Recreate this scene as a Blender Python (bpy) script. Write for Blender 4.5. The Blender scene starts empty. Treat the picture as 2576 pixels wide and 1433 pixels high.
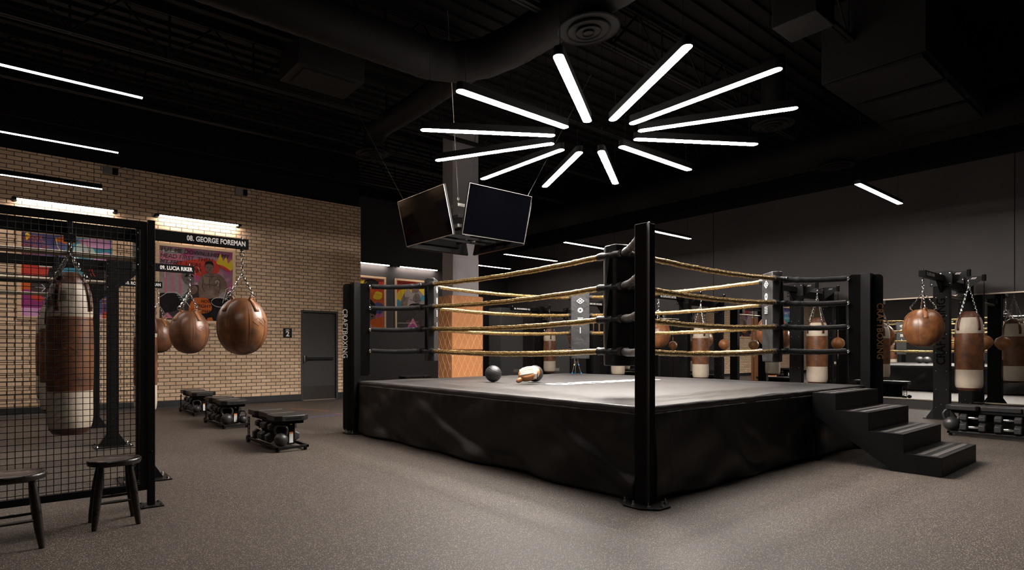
import bpy, math, random
from mathutils import Vector, Matrix
random.seed(7)
S = bpy.context.scene
COL = S.collection
PI = math.pi
# ------------------------------------------------------------------ camera
cam = bpy.data.objects.new('camera', bpy.data.cameras.new('camera'))
COL.objects.link(cam); S.camera = cam
cam.location = (0, 0, 1.2)
cam.rotation_euler = (math.radians(90), 0, math.radians(53.5 - 90))
cam.data.sensor_fit = 'HORIZONTAL'; cam.data.sensor_width = 36
cam.data.lens = 1431.0 / 2576 * 36
cam.data.shift_x = (1288 - 1115.0) / 2576
cam.data.shift_y = (880.7 - 716.5) / 2576
cam.data.clip_start = .05; cam.data.clip_end = 100
# ------------------------------------------------------------------ world and exposure
W = bpy.data.worlds.new('world'); S.world = W; W.use_nodes = True
W.node_tree.nodes['Background'].inputs[0].default_value = (.55, .5, .5, 1)
W.node_tree.nodes['Background'].inputs[1].default_value = 0.0
S.view_settings.view_transform = 'Standard'; S.view_settings.look = 'None'
S.view_settings.exposure = 0.0; S.view_settings.gamma = 1
try: S.view_settings.use_curve_mapping = False
except Exception: pass
STAR_L, PEND_L, WALL_L = 190.0, 72.0, 70.0          # radiance of the three lamp families

# ------------------------------------------------------------------ materials
def new_mat(name):
    m = bpy.data.materials.new(name); m.use_nodes = True
    return m, m.node_tree, m.node_tree.nodes['Principled BSDF']
def node(nt, t, **kw):
    n = nt.nodes.new(t)
    for k, v in kw.items():
        if k in n.inputs: n.inputs[k].default_value = v
        else: setattr(n, k, v)
    return n
def c4(c): return (c[0], c[1], c[2], 1)
def mat(name, col, rough=.5, metal=0, col2=None, nscale=8, bump=0, bscale=60, rvar=0, detail=4, spec=.5, coat=0, stretch=None):
    # plain procedural surface with optional noise colour, roughness variation and bump
    m, nt, b = new_mat(name)
    b.inputs['Base Color'].default_value = c4(col); b.inputs['Roughness'].default_value = rough
    b.inputs['Metallic'].default_value = metal; b.inputs['Specular IOR Level'].default_value = spec
    if coat: b.inputs['Coat Weight'].default_value = coat; b.inputs['Coat Roughness'].default_value = .25
    tc = node(nt, 'ShaderNodeTexCoord'); src = tc.outputs['Object']
    if stretch:
        mp = node(nt, 'ShaderNodeMapping'); mp.inputs['Scale'].default_value = stretch
        nt.links.new(src, mp.inputs[0]); src = mp.outputs[0]
    if col2 is not None or rvar:
        n = node(nt, 'ShaderNodeTexNoise', Scale=nscale, Detail=detail, Roughness=.6)
        nt.links.new(src, n.inputs['Vector'])
        r = node(nt, 'ShaderNodeMapRange'); r.inputs[1].default_value = .35; r.inputs[2].default_value = .68
        nt.links.new(n.outputs[0], r.inputs[0])
        if col2 is not None:
            mx = node(nt, 'ShaderNodeMix', data_type='RGBA')
            mx.inputs[6].default_value = c4(col); mx.inputs[7].default_value = c4(col2)
            nt.links.new(r.outputs[0], mx.inputs[0]); nt.links.new(mx.outputs[2], b.inputs['Base Color'])
        if rvar:
            r2 = node(nt, 'ShaderNodeMapRange'); r2.inputs[3].default_value = rough - rvar; r2.inputs[4].default_value = rough + rvar
            nt.links.new(r.outputs[0], r2.inputs[0]); nt.links.new(r2.outputs[0], b.inputs['Roughness'])
    if bump:
        n = node(nt, 'ShaderNodeTexNoise', Scale=bscale, Detail=5)
        nt.links.new(src, n.inputs['Vector'])
        bp = node(nt, 'ShaderNodeBump', Strength=bump, Distance=.02)
        nt.links.new(n.outputs[0], bp.inputs['Height']); nt.links.new(bp.outputs[0], b.inputs['Normal'])
    return m
def emit(name, col, s):
    m, nt, b = new_mat(name)
    b.inputs['Base Color'].default_value = (.8, .8, .8, 1)
    b.inputs['Emission Color'].default_value = c4(col); b.inputs['Emission Strength'].default_value = s
    return m
black = mat('black_powder_coat', (.0030, .0029, .0031), .72, spec=.14, bump=.05, bscale=300)
black2 = mat('black_satin_steel', (.0038, .0038, .0041), .52, spec=.2, bump=.03, bscale=200)
blackrub = mat('black_rubber', (.0060, .0056, .0056), .5, bump=.05, bscale=180)
vinyl = mat('black_vinyl', (.0055, .0052, .0052), .42, spec=.35, bump=.06, bscale=25, rvar=.04, nscale=3)
vinyl2 = mat('black_pad_vinyl', (.009, .009, .0095), .5, bump=.35, bscale=14, rvar=.1)
chrome = mat('chrome', (.78, .78, .78), .18, 1)
steel = mat('dull_steel', (.45, .43, .4), .35, 1)
tan_tube = mat('worn_steel_tube', (.42, .37, .29), .36, 1, (.30, .26, .2), 6)
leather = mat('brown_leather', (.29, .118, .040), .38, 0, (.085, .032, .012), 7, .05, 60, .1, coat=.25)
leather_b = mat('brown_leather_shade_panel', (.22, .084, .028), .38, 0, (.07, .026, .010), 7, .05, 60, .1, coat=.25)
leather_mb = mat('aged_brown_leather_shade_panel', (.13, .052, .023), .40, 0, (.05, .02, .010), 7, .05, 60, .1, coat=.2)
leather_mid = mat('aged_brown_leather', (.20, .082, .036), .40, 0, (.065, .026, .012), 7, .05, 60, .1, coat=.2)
leather_dk = mat('dark_brown_leather', (.10, .038, .02), .45, 0, (.06, .022, .012), 7, .2, 90, .08)
strap_m = mat('dark_brown_strap', (.10, .035, .018), .5, 0, (.06, .02, .012), 12, .1, 100)
seam_m = mat('leather_piping', (.17, .055, .02), .45)
tab_m = mat('leather_tab_tan', (.24, .092, .034), .45)
dark_kick = mat('dark_kick_metal', (.075, .07, .066), .35, .9)
tan_l = mat('tan_leather', (.36, .15, .05), .42, 0, (.24, .09, .03), 7, .1, 90)
cream = mat('cream_leather', (.50, .43, .34), .5, 0, (.44, .37, .29), 5, .15, 40)
gold = mat('gold_foil_wrap', (.43, .29, .115), .28, .85, (.27, .175, .065), 14, .16, 42, .07, stretch=(1, 1, 1))
oak = mat('pale_oak', (.60, .42, .26), .5, 0, (.50, .34, .2), 5, .05, 60, stretch=(1, 1, 8))
whitep = mat('white_lettering', (.9, .88, .85), .5)
whitec = mat('white_canvas_paint', (.85, .83, .8), .4)
wall_rec = mat('recess_wall_paint', (.020, .0185, .0195), .6, 0, (.017, .0155, .0165), 1.5, .05, 200)
wall_dk = mat('dark_painted_wall', (.044, .0385, .038), .6, 0, (.036, .032, .0325), 1.5, .05, 200)
wall_blk = mat('black_paint_and_wall_shade', (.006, .0055, .0055), .8, spec=.15)  # black paint, also the painted-in shade of the upper right wall
ceil_m = mat('black_painted_steel_deck', (.0045, .0037, .0034), .8, spec=.15)
duct_m = mat('black_painted_duct', (.0042, .0035, .0033), .75, spec=.15)
grey_door = mat('charcoal_door_paint', (.026, .025, .025), .45)
col_m = mat('grey_column_panel', (.27, .255, .262), .42, 0, (.24, .225, .235), 2)
screen_m = mat('dark_screen_glass', (.0005, .0005, .0008), .06, spec=.12)
wood_blk = mat('black_stained_wood', (.007, .005, .0045), .32, 0, (.014, .009, .007), 3, .08, 40, .08, stretch=(1, 8, 8))
ball_m = mat('black_rubber_ball', (.020, .0195, .020), .42, bump=.05, bscale=300)
hexm = mat('grey_black_rubber_head', (.017, .0165, .017), .5, bump=.06, bscale=200)
mirror_m = mat('mirror_silver', (.86, .88, .87), .012, 1)
alu = mat('aluminium_trim', (.34, .29, .23), .45, 1)
orange = mat('orange_print', (.75, .25, .05), .5)
white_l = mat('white_sticker', (.7, .69, .66), .5)
yellow_p = mat('yellow_paint', (.75, .55, .08), .5)
tape_r = mat('red_orange_tape', (.55, .10, .03), .5)
tape_b = mat('blue_tape', (.05, .06, .35), .5)
tape_g = mat('green_tape', (.04, .35, .17), .5)
blue_tip = mat('blue_plastic', (.03, .25, .6), .4)
baseb = mat('black_cove_base', (.008, .008, .009), .5)
grit = mat('grey_grip_tape', (.055, .05, .047), .8, 0, (.04, .036, .034), 60)
cab_m = mat('charcoal_cabinet', (.055, .056, .058), .45)
star_e = emit('lit_diffuser_star', (1, .92, .85), STAR_L)
pend_e = emit('lit_diffuser_pendant', (1, .88, .80), PEND_L)
wall_e = emit('lit_diffuser_wall', (1, .84, .74), WALL_L)

def mat_floor():
    m, nt, b = new_mat('speckled_rubber_floor')
    tc = node(nt, 'ShaderNodeTexCoord')
    v = node(nt, 'ShaderNodeTexVoronoi', Scale=125, feature='F1'); nt.links.new(tc.outputs['Object'], v.inputs['Vector'])
    ns = node(nt, 'ShaderNodeTexNoise', Scale=330, Detail=2); nt.links.new(tc.outputs['Object'], ns.inputs['Vector'])
    sep = node(nt, 'ShaderNodeSeparateColor'); nt.links.new(v.outputs['Color'], sep.inputs[0])
    pick = node(nt, 'ShaderNodeMath', operation='GREATER_THAN'); pick.inputs[1].default_value = .25
    nt.links.new(sep.outputs[0], pick.inputs[0])
    near = node(nt, 'ShaderNodeMath', operation='LESS_THAN'); near.inputs[1].default_value = .36
    add = node(nt, 'ShaderNodeMath', operation='MULTIPLY_ADD'); add.inputs[1].default_value = .5; 
    nt.links.new(ns.outputs[0], add.inputs[0]); nt.links.new(v.outputs['Distance'], add.inputs[2])
    near.inputs[1].default_value = .53
    nt.links.new(add.outputs[0], near.inputs[0])
    mul = node(nt, 'ShaderNodeMath', operation='MULTIPLY'); nt.links.new(pick.outputs[0], mul.inputs[0]); nt.links.new(near.outputs[0], mul.inputs[1])
    n2 = node(nt, 'ShaderNodeTexNoise', Scale=2.2, Detail=3); nt.links.new(tc.outputs['Object'], n2.inputs['Vector'])
    base = node(nt, 'ShaderNodeMix', data_type='RGBA'); base.inputs[6].default_value = (.031, .0245, .0205, 1); base.inputs[7].default_value = (.041, .033, .028, 1)
    nt.links.new(n2.outputs[0], base.inputs[0])
    mx = node(nt, 'ShaderNodeMix', data_type='RGBA'); nt.links.new(mul.outputs[0], mx.inputs[0])
    nt.links.new(base.outputs[2], mx.inputs[6]); mx.inputs[7].default_value = (.34, .275, .21, 1)
    nt.links.new(mx.outputs[2], b.inputs['Base Color'])
    b.inputs['Roughness'].default_value = .6; b.inputs['Specular IOR Level'].default_value = .35
    bp = node(nt, 'ShaderNodeBump', Strength=.25, Distance=.004); nt.links.new(ns.outputs[0], bp.inputs['Height']); nt.links.new(bp.outputs[0], b.inputs['Normal'])
    return m
floor_m = mat_floor()
def mat_brick():
    m, nt, b = new_mat('tan_brick')
    tc = node(nt, 'ShaderNodeTexCoord'); sp = node(nt, 'ShaderNodeSeparateXYZ'); nt.links.new(tc.outputs['Object'], sp.inputs[0])
    nz = node(nt, 'ShaderNodeTexNoise', Scale=9, Detail=3); nt.links.new(tc.outputs['Object'], nz.inputs['Vector'])
    j = node(nt, 'ShaderNodeMath', operation='MULTIPLY_ADD'); j.inputs[1].default_value = .007; nt.links.new(nz.outputs[0], j.inputs[0]); nt.links.new(sp.outputs[2], j.inputs[2])
    j2 = node(nt, 'ShaderNodeMath', operation='MULTIPLY_ADD'); j2.inputs[1].default_value = .010; nt.links.new(nz.outputs[0], j2.inputs[0]); nt.links.new(sp.outputs[0], j2.inputs[2])
    cb = node(nt, 'ShaderNodeCombineXYZ'); nt.links.new(j2.outputs[0], cb.inputs[0]); nt.links.new(j.outputs[0], cb.inputs[1])
    br = node(nt, 'ShaderNodeTexBrick'); nt.links.new(cb.outputs[0], br.inputs['Vector'])
    br.offset = .5
    for k, v in {'Color1': (.68, .49, .33, 1), 'Color2': (.53, .36, .23, 1), 'Mortar': (.085, .068, .054, 1), 'Scale': 1.0, 'Mortar Size': .0075, 'Mortar Smooth': .15, 'Bias': -.1, 'Brick Width': .225, 'Row Height': .0787}.items():
        br.inputs[k].default_value = v
    n2 = node(nt, 'ShaderNodeTexNoise', Scale=26, Detail=5); nt.links.new(tc.outputs['Object'], n2.inputs['Vector'])
    r = node(nt, 'ShaderNodeMapRange'); r.inputs[3].default_value = .78; r.inputs[4].default_value = 1.2; nt.links.new(n2.outputs[0], r.inputs[0])
    mx = node(nt, 'ShaderNodeMix', data_type='RGBA', blend_type='MULTIPLY'); mx.inputs[0].default_value = 1
    nt.links.new(br.outputs['Color'], mx.inputs[6]); nt.links.new(r.outputs[0], mx.inputs[7]); nt.links.new(mx.outputs[2], b.inputs['Base Color'])
    b.inputs['Roughness'].default_value = .85
    inv = node(nt, 'ShaderNodeMath', operation='MULTIPLY_ADD'); inv.inputs[1].default_value = -1.0
    nt.links.new(br.outputs['Fac'], inv.inputs[0])
    s2 = node(nt, 'ShaderNodeMath', operation='MULTIPLY'); s2.inputs[1].default_value = .35; nt.links.new(n2.outputs[0], s2.inputs[0]); nt.links.new(s2.outputs[0], inv.inputs[2])
    bp = node(nt, 'ShaderNodeBump', Strength=.9, Distance=.012); nt.links.new(inv.outputs[0], bp.inputs['Height']); nt.links.new(bp.outputs[0], b.inputs['Normal'])
    return m
brick_m = mat_brick()
def mat_canvas():
    m, nt, b = new_mat('scuffed_black_ring_canvas')
    tc = node(nt, 'ShaderNodeTexCoord')
    mp = node(nt, 'ShaderNodeMapping'); mp.inputs['Rotation'].default_value = (0, 0, .6); mp.inputs['Scale'].default_value = (1.6, 9, 1)
    nt.links.new(tc.outputs['Object'], mp.inputs[0])
    n = node(nt, 'ShaderNodeTexNoise', Scale=4.5, Detail=9, Roughness=.75); nt.links.new(mp.outputs[0], n.inputs['Vector'])
    n3 = node(nt, 'ShaderNodeTexNoise', Scale=1.3, Detail=3); nt.links.new(tc.outputs['Object'], n3.inputs['Vector'])
    r = node(nt, 'ShaderNodeMapRange'); r.inputs[1].default_value = .45; r.inputs[2].default_value = .75; nt.links.new(n.outputs[0], r.inputs[0])
    mx = node(nt, 'ShaderNodeMix', data_type='RGBA'); mx.inputs[6].default_value = (.013, .0125, .013, 1); mx.inputs[7].default_value = (.072, .067, .065, 1); b.inputs['Specular IOR Level'].default_value = .7
    nt.links.new(r.outputs[0], mx.inputs[0]); nt.links.new(mx.outputs[2], b.inputs['Base Color'])
    r2 = node(nt, 'ShaderNodeMapRange'); r2.inputs[3].default_value = .36; r2.inputs[4].default_value = .5; nt.links.new(n3.outputs[0], r2.inputs[0]); nt.links.new(r2.outputs[0], b.inputs['Roughness'])
    bp = node(nt, 'ShaderNodeBump', Strength=.22, Distance=.02); nt.links.new(n.outputs[0], bp.inputs['Height']); nt.links.new(bp.outputs[0], b.inputs['Normal'])
    return m
canvas_m = mat_canvas()
def mat_quilt():
    m, nt, b = new_mat('tan_quilted_leather')
    b.inputs['Roughness'].default_value = .42
    tc = node(nt, 'ShaderNodeTexCoord')
    n = node(nt, 'ShaderNodeTexNoise', Scale=14, Detail=6, Roughness=.7); nt.links.new(tc.outputs['Object'], n.inputs['Vector'])
    mx = node(nt, 'ShaderNodeMix', data_type='RGBA'); mx.inputs[6].default_value = (.27, .105, .04, 1); mx.inputs[7].default_value = (.48, .21, .085, 1)
    nt.links.new(n.outputs[0], mx.inputs[0]); nt.links.new(mx.outputs[2], b.inputs['Base Color'])
    return m
quilt_m = mat_quilt()
roll_m = mat('canvas_edge_vinyl', (.022, .021, .022), .4, 0, (.03, .028, .028), 5, .12, 30, .06)
stitch_m = mat('pale_stitching', (.62, .38, .2), .5)
def art_mat(name, cols, scale=2.5, rough=.85):
    m, nt, b = new_mat(name); b.inputs['Roughness'].default_value = rough; b.inputs['Specular IOR Level'].default_value = .1
    tc = node(nt, 'ShaderNodeTexCoord'); n = node(nt, 'ShaderNodeTexNoise', Scale=scale, Detail=5, Roughness=.6, Distortion=1.2)
    nt.links.new(tc.outputs['Object'], n.inputs['Vector'])
    cr = node(nt, 'ShaderNodeValToRGB'); nt.links.new(n.outputs[0], cr.inputs[0]); e = cr.color_ramp.elements
    k = len(cols)
    while len(e) < k: e.new(.5)
    for i, c in enumerate(cols):
        e[i].position = .3 + .4 * i / max(1, k - 1); e[i].color = c4(c)
    nt.links.new(cr.outputs[0], b.inputs['Base Color'])
    return m

# ------------------------------------------------------------------ mesh builder
class MB:
    def __init__(s): s.v = []; s.f = []; s.m = []; s.cur = 0
    def add(s, vs, fs):
        o = len(s.v); s.v += [tuple(p) for p in vs]
        for f in fs: s.f.append(tuple(i + o for i in f)); s.m.append(s.cur)
    def box(s, cx, cy, cz, sx, sy, sz, rz=0):
        c, n = math.cos(rz), math.sin(rz); vs = []
        for z in (-.5, .5):
            for x, y in ((-.5, -.5), (.5, -.5), (.5, .5), (-.5, .5)):
                X, Y = x * sx, y * sy
                vs.append((cx + X * c - Y * n, cy + X * n + Y * c, cz + z * sz))
        s.add(vs, [(3, 2, 1, 0), (4, 5, 6, 7), (0, 1, 5, 4), (1, 2, 6, 5), (2, 3, 7, 6), (3, 0, 4, 7)]); return s
    def bx(s, x0, x1, y0, y1, z0, z1): return s.box((x0 + x1) / 2, (y0 + y1) / 2, (z0 + z1) / 2, abs(x1 - x0), abs(y1 - y0), abs(z1 - z0))
    def beam(s, a, b, w, h, up=(0, 0, 1)):
        a, b = Vector(a), Vector(b); d = (b - a).normalized(); u = Vector(up)
        if abs(d.dot(u)) > .95: u = Vector((1, 0, 0))
        r = d.cross(u).normalized(); u = r.cross(d)
        vs = []
        for p in (a, b):
            for i, j in ((-1, -1), (1, -1), (1, 1), (-1, 1)): vs.append(p + r * (i * w / 2) + u * (j * h / 2))
        s.add(vs, [(0, 1, 2, 3), (7, 6, 5, 4), (0, 4, 5, 1), (1, 5, 6, 2), (2, 6, 7, 3), (3, 7, 4, 0)]); return s
    def tube(s, path, r, seg=8, closed=False, flat=1.0, caps=True):
        P = [Vector(p) for p in path]; n = len(P); vs = []
        R = r if isinstance(r, (list, tuple)) else [r] * n
        u = None
        for i in range(n):
            if closed: d = (P[(i + 1) % n] - P[i - 1]).normalized()
            else: d = (P[min(i + 1, n - 1)] - P[max(i - 1, 0)]).normalized()
            if u is None:
                t = Vector((0, 0, 1)) if abs(d.z) < .9 else Vector((1, 0, 0)); u = (t - d * t.dot(d)).normalized()
            else:
                u = (u - d * u.dot(d)); u = u.normalized() if u.length > 1e-6 else d.orthogonal().normalized()
            w = d.cross(u)
            for k in range(seg):
                a = 2 * PI * k / seg
                vs.append(P[i] + (u * math.cos(a) * flat + w * math.sin(a)) * R[i])
        fs = []
        m = n if closed else n - 1
        for i in range(m):
            for k in range(seg):
                a, b = i * seg + k, i * seg + (k + 1) % seg; c, d2 = ((i + 1) % n) * seg + (k + 1) % seg, ((i + 1) % n) * seg + k
                fs.append((a, b, c, d2))
        if not closed and caps: fs += [tuple(range(seg))[::-1], tuple((n - 1) * seg + k for k in range(seg))]
        s.add(vs, fs); return s
    def cyl(s, a, b, r, seg=16, r2=None): return s.tube([a, b], [r, r if r2 is None else r2], seg)
    def lathe(s, prof, seg=24, c=(0, 0, 0), mod=None):
        vs = []; fs = []
        for i, (r, z) in enumerate(prof):
            for k in range(seg):
                a = 2 * PI * k / seg; q = r * (mod(a, z, i) if mod else 1)
                vs.append((c[0] + q * math.cos(a), c[1] + q * math.sin(a), c[2] + z))
        for i in range(len(prof) - 1):
            for k in range(seg):
                fs.append((i * seg + k, i * seg + (k + 1) % seg, (i + 1) * seg + (k + 1) % seg, (i + 1) * seg + k))
        fs += [tuple(range(seg))[::-1], tuple((len(prof) - 1) * seg + k for k in range(seg))]
        s.add(vs, fs); return s
    def prism(s, pts, vec):
        P = [Vector(p) for p in pts]; v = Vector(vec); n = len(P)
        s.add(P + [p + v for p in P], [tuple(range(n))[::-1], tuple(range(n, 2 * n))] + [(i, (i + 1) % n, (i + 1) % n + n, i + n) for i in range(n)]); return s
    def grid(s, fn, nu, nv):
        vs = [fn(i / nu, j / nv) for j in range(nv + 1) for i in range(nu + 1)]
        fs = [(j * (nu + 1) + i, j * (nu + 1) + i + 1, (j + 1) * (nu + 1) + i + 1, (j + 1) * (nu + 1) + i) for j in range(nv) for i in range(nu)]
        s.add(vs, fs); return s
    def poly(s, pts): s.add(pts, [tuple(range(len(pts)))]); return s
    def obj(s, name, mats, parent=None, bevel=0, ang=.6, solid=0, loc=None, rz=0):
        me = bpy.data.meshes.new(name); me.from_pydata(s.v, [], s.f)
        mats = mats if isinstance(mats, (list, tuple)) else [mats]
        for m in mats: me.materials.append(m)
        if len(mats) > 1: me.polygons.foreach_set('material_index', s.m)
        me.validate(); me.shade_smooth()
        try: me.set_sharp_from_angle(angle=ang)
        except Exception: pass
        me.update()
        o = bpy.data.objects.new(name, me); COL.objects.link(o)
        if parent: o.parent = parent
        if loc: o.location = loc
        o.rotation_euler.z = rz
        if solid:
            md = o.modifiers.new('solid', 'SOLIDIFY'); md.thickness = solid; md.offset = 0
        if bevel:
            md = o.modifiers.new('bevel', 'BEVEL'); md.width = bevel; md.segments = 2; md.limit_method = 'ANGLE'
        return o
def tag(o, label, cat, group=None, kind=None):
    o['label'] = label; o['category'] = cat
    if group: o['group'] = group
    if kind: o['kind'] = kind
    return o
def struct(o):
    o['kind'] = 'structure'; return o
def thing(name, label, cat, loc=(0, 0, 0), rz=0, group=None):
    o = bpy.data.objects.new(name, None); COL.objects.link(o); o.empty_display_size = .1
    o.location = loc; o.rotation_euler = (0, 0, rz); return tag(o, label, cat, group)
KIDS = {}
def dup(o, loc=None, rz=None, label=None, group=None, scale=None, parent=None):
    c = o.copy(); COL.objects.link(c)
    if parent: c.parent = parent
    if loc is not None: c.location = loc
    if rz is not None: c.rotation_euler[2] = rz
    if scale is not None: c.scale = (scale,) * 3 if not isinstance(scale, tuple) else scale
    if label: c['label'] = label
    if group: c['group'] = group
    for ch in list(o.children): dup(ch, parent=c)
    return c
def text(name, s, size, m, parent, origin, base, up, align='LEFT', bold=.018, depth=.0015, width=None):
    cu = bpy.data.curves.new(name, 'FONT'); cu.body = s; cu.size = size; cu.align_x = align
    cu.offset = bold * size; cu.extrude = depth; cu.space_character = 1.02; cu.resolution_u = 3
    to = bpy.data.objects.new(name + '_curve', cu)
    me = bpy.data.meshes.new_from_object(to); bpy.data.objects.remove(to)
    me.materials.clear(); me.materials.append(m)
    if width:
        xs = [v.co.x for v in me.vertices]; w = max(xs) - min(xs); x0 = min(xs)
        for v in me.vertices: v.co.x = (v.co.x - (x0 if align == 'LEFT' else 0)) * width / w
    b, u = Vector(base).normalized(), Vector(up).normalized(); n = b.cross(u)
    M = Matrix((b, u, n)).transposed().to_4x4(); M.translation = Vector(origin)
    me.transform(M)
    o = bpy.data.objects.new(name, me); COL.objects.link(o)
    if parent: o.parent = parent
    return o

# ================================================================== SETTING
XM = 14.95          # mirror wall
YB = 12.9          # brick wall
YR = 16.03         # recessed wall
XC = 6.93          # outer corner of the brick wall
ZC = 6.1
fl = struct(MB().bx(-6.2, XM + .2, -4.2, YR + .2, -.12, 0).obj('floor', floor_m))
cb = MB()          # corrugated deck
nx = 70
pts = []
y = -4.2
while y < YR + .2:
    cb.bx(-6.2, XM + .2, y, y + .11, ZC - .05, ZC + .03); y += .25
cb.bx(-6.2, XM + .2, -4.2, YR + .2, ZC + .0, ZC + .1)
struct(cb.obj('ceiling', ceil_m))
w = MB()
DX0, DX1, DH = 5.33, 6.29, 2.16
w.bx(-6.2, DX0, YB, YB + .16, 0, 4.84); w.bx(DX1, XC, YB, YB + .16, 0, 4.84); w.bx(DX0, DX1, YB, YB + .16, DH, 4.84)
struct(w.obj('wall_back', brick_m))
struct(MB().bx(-6.2, XC, YB + .10, YB + .3, 4.84, ZC).bx(-6.2, XC, YB + .17, YB + .3, 0, 4.84).obj('wall_back_upper', wall_blk))
struct(MB().bx(XC - .12, XC, YB + .3, YR, 0, ZC).obj('wall_recess_left', wall_rec))
struct(MB().bx(XC - .12, XM + .2, YR, YR + .2, 0, ZC).obj('wall_recess_back', wall_rec))
rw = MB(); rw.bx(XM, XM + .2, -4.2, YR, 0, 4.9); struct(MB().bx(XM, XM + .2, -4.2, YR, 4.9, ZC).obj('wall_right_upper_painted_shade', wall_blk))  # shade above the lamps is put into the upper part's near-black colour
struct(rw.obj('wall_right', wall_dk))
for i, yj in enumerate((2.28 - 4.5 * 0, 8.3, 12.6)):     # panel joints in the painted wall
    pass
jm = MB()
for yj in (2.2, 7.98): jm.bx(XM - .004, XM, yj - .006, yj + .006, 2.31, ZC)
struct(jm.obj('trim_1', wall_blk))
struct(MB().bx(-6.4, -6.2, -4.2, YR + .2, 0, ZC).obj('wall_left', wall_dk))
struct(MB().bx(-6.2, XM + .2, -4.4, -4.2, 0, ZC).obj('wall_front', wall_dk))
bb = MB(); bb.bx(-6.2, DX0 - .0, YB - .012, YB, 0, .15); bb.bx(DX1, XC + .012, YB - .012, YB, 0, .15)
bb.prism([(-6.2, YB - .012, 0), (-6.2, YB - .04, 0), (-6.2, YB - .012, .03)], (DX0 + 6.2, 0, 0))
struct(bb.obj('baseboard_back', baseb))
struct(MB().bx(XC, XM, YR - .012, YR, 0, .15).obj('baseboard_recess', baseb))
struct(MB().bx(XM - .014, XM, -4.2, YR - .02, 0, .15).obj('baseboard_right', baseb))
# door in the brick wall
door = MB().bx(DX0 + .05, DX1 - .05, YB + .05, YB + .095, .01, DH - .05).obj('door_1', grey_door, bevel=.002); struct(door)
fr = MB(); fr.bx(DX0, DX0 + .05, YB - .02, YB + .14, 0, DH); fr.bx(DX1 - .05, DX1, YB - .02, YB + .14, 0, DH); fr.bx(DX0 + .05, DX1 - .05, YB - .02, YB + .14, DH - .05, DH)
fr.obj('door_frame', grey_door, door, bevel=.003)
pb = MB(); pb.bx(DX0 + .12, DX1 - .12, YB - .015, YB + .03, .97, 1.03); pb.bx(DX0 + .07, DX0 + .15, YB - .02, YB + .05, .93, 1.06)
pb.obj('push_bar', black2, door, bevel=.006)
l_ = MB().bx(DX0 + .065, DX0 + .10, YB - .035, YB + .05, .92, 1.08).obj('latch_case', chrome, door, bevel=.005); l_['label'] = 'chrome latch case'
kp = MB().bx(DX0 + .06, DX1 - .06, YB + .042, YB + .052, .03, .34)
for i in range(5):
    for z in (.05, .32): kp.cyl((DX0 + .09 + i * .195, YB + .043, z), (DX0 + .09 + i * .195, YB + .036, z), .006, 8)
kp = kp.obj('kick_plate', dark_kick, door); kp['label'] = 'brushed dark kick plate'
MB().bx(DX0 + .05, DX1 - .05, YB - .005, YB + .10, 0, .012).obj('threshold', alu, door)
# mirror run
mr = thing('wall_mirror', 'long frameless wall mirror in aluminium channels on the dark right wall', 'mirror', (XM - .02, 5, .195))
MB().bx(-.003, .003, -9, 9.3, .0, 2.08).obj('mirror_glass', mirror_m, mr)
MB().bx(-.014, .008, -9, 9.3, 2.08, 2.105).obj('top_channel', alu, mr)
MB().bx(-.014, .008, -9, 9.3, -.02, .0).obj('bottom_channel', alu, mr)

# ceiling steel: joists along X, beams along Y
def truss(name, y, x0, x1, zt, zb, lab):
    t = thing(name, lab, 'roof joist', (0, y, 0), group='open web roof joists')
    m = MB(); m.bx(x0, x1, -.045, -.008, zt - .05, zt); m.bx(x0, x1, .008, .045, zt - .05, zt); m.obj('top_chord', ceil_m, t)
    m = MB(); m.bx(x0, x1, -.05, -.008, zb, zb + .05); m.bx(x0, x1, .008, .05, zb, zb + .05); m.obj('bottom_chord', ceil_m, t)
    m = MB(); x = x0; k = 0
    while x < x1 - .5:
        m.beam((x, 0, zt - .02), (x + .6, 0, zb + .03), .016, .03) if k % 2 == 0 else m.beam((x, 0, zb + .03), (x + .6, 0, zt - .02), .016, .03)
        if k % 2: m.beam((x, 0, zb), (x, 0, zt), .016, .03)
        x += .6; k += 1
    m.obj('web', ceil_m, t)
for i, yj in enumerate((.9, 2.9, 4.9, 6.9, 8.9, 10.9, 12.5)):
    truss('roof_joist', yj, -6.1, 14.6, ZC - .06, 5.35, 'black open web roof joist, %s from the camera' % ['nearest', 'second', 'third', 'fourth', 'fifth', 'sixth', 'farthest, close to the brick wall,'][i])
# round ducts
def duct(path, r, lab, rib=.22):
    t = thing('air_duct', lab, 'air duct', (0, 0, 0))
    P = [Vector(p) for p in path]; pl = []; rr = []
    for a, b in zip(P, P[1:]):
        n = max(2, int((b - a).length / .11))
        for k in range(n): pl.append(a.lerp(b, k / n)); rr.append(r * (1.0 if k % 2 else .975))
    pl.append(P[-1]); rr.append(r)
    MB().tube(pl, rr, 28).obj('duct_body', duct_m, t, ang=1.2)
    return t
duct([(-2.5, 6.6, 5.32), (4.6, 6.6, 5.32), (5.0, 6.45, 5.32), (5.25, 6.1, 5.32), (5.35, 5.6, 5.32), (5.35, -1.5, 5.32)], .27, 'large black spiral duct running across the ceiling and bending toward the camera')
duct([(5.35, 6.5, 5.4), (5.42, 8.2, 5.4), (5.42, 9.3, 5.4), (5.42, 9.6, 5.25), (5.42, 9.6, 5.06)], .2, 'black branch duct dropping to the round diffuser left of the televisions')
duct([(12.6, 1.5, 5.1), (12.6, 15.6, 5.1)], .33, 'long black duct high along the dark mirrored wall')
duct([(.35, 5.2, 5.6), (.35, 5.5, 5.45), (.35, 6.0, 5.05)], .3, 'short black duct dropping in the top left of the ceiling')
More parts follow.
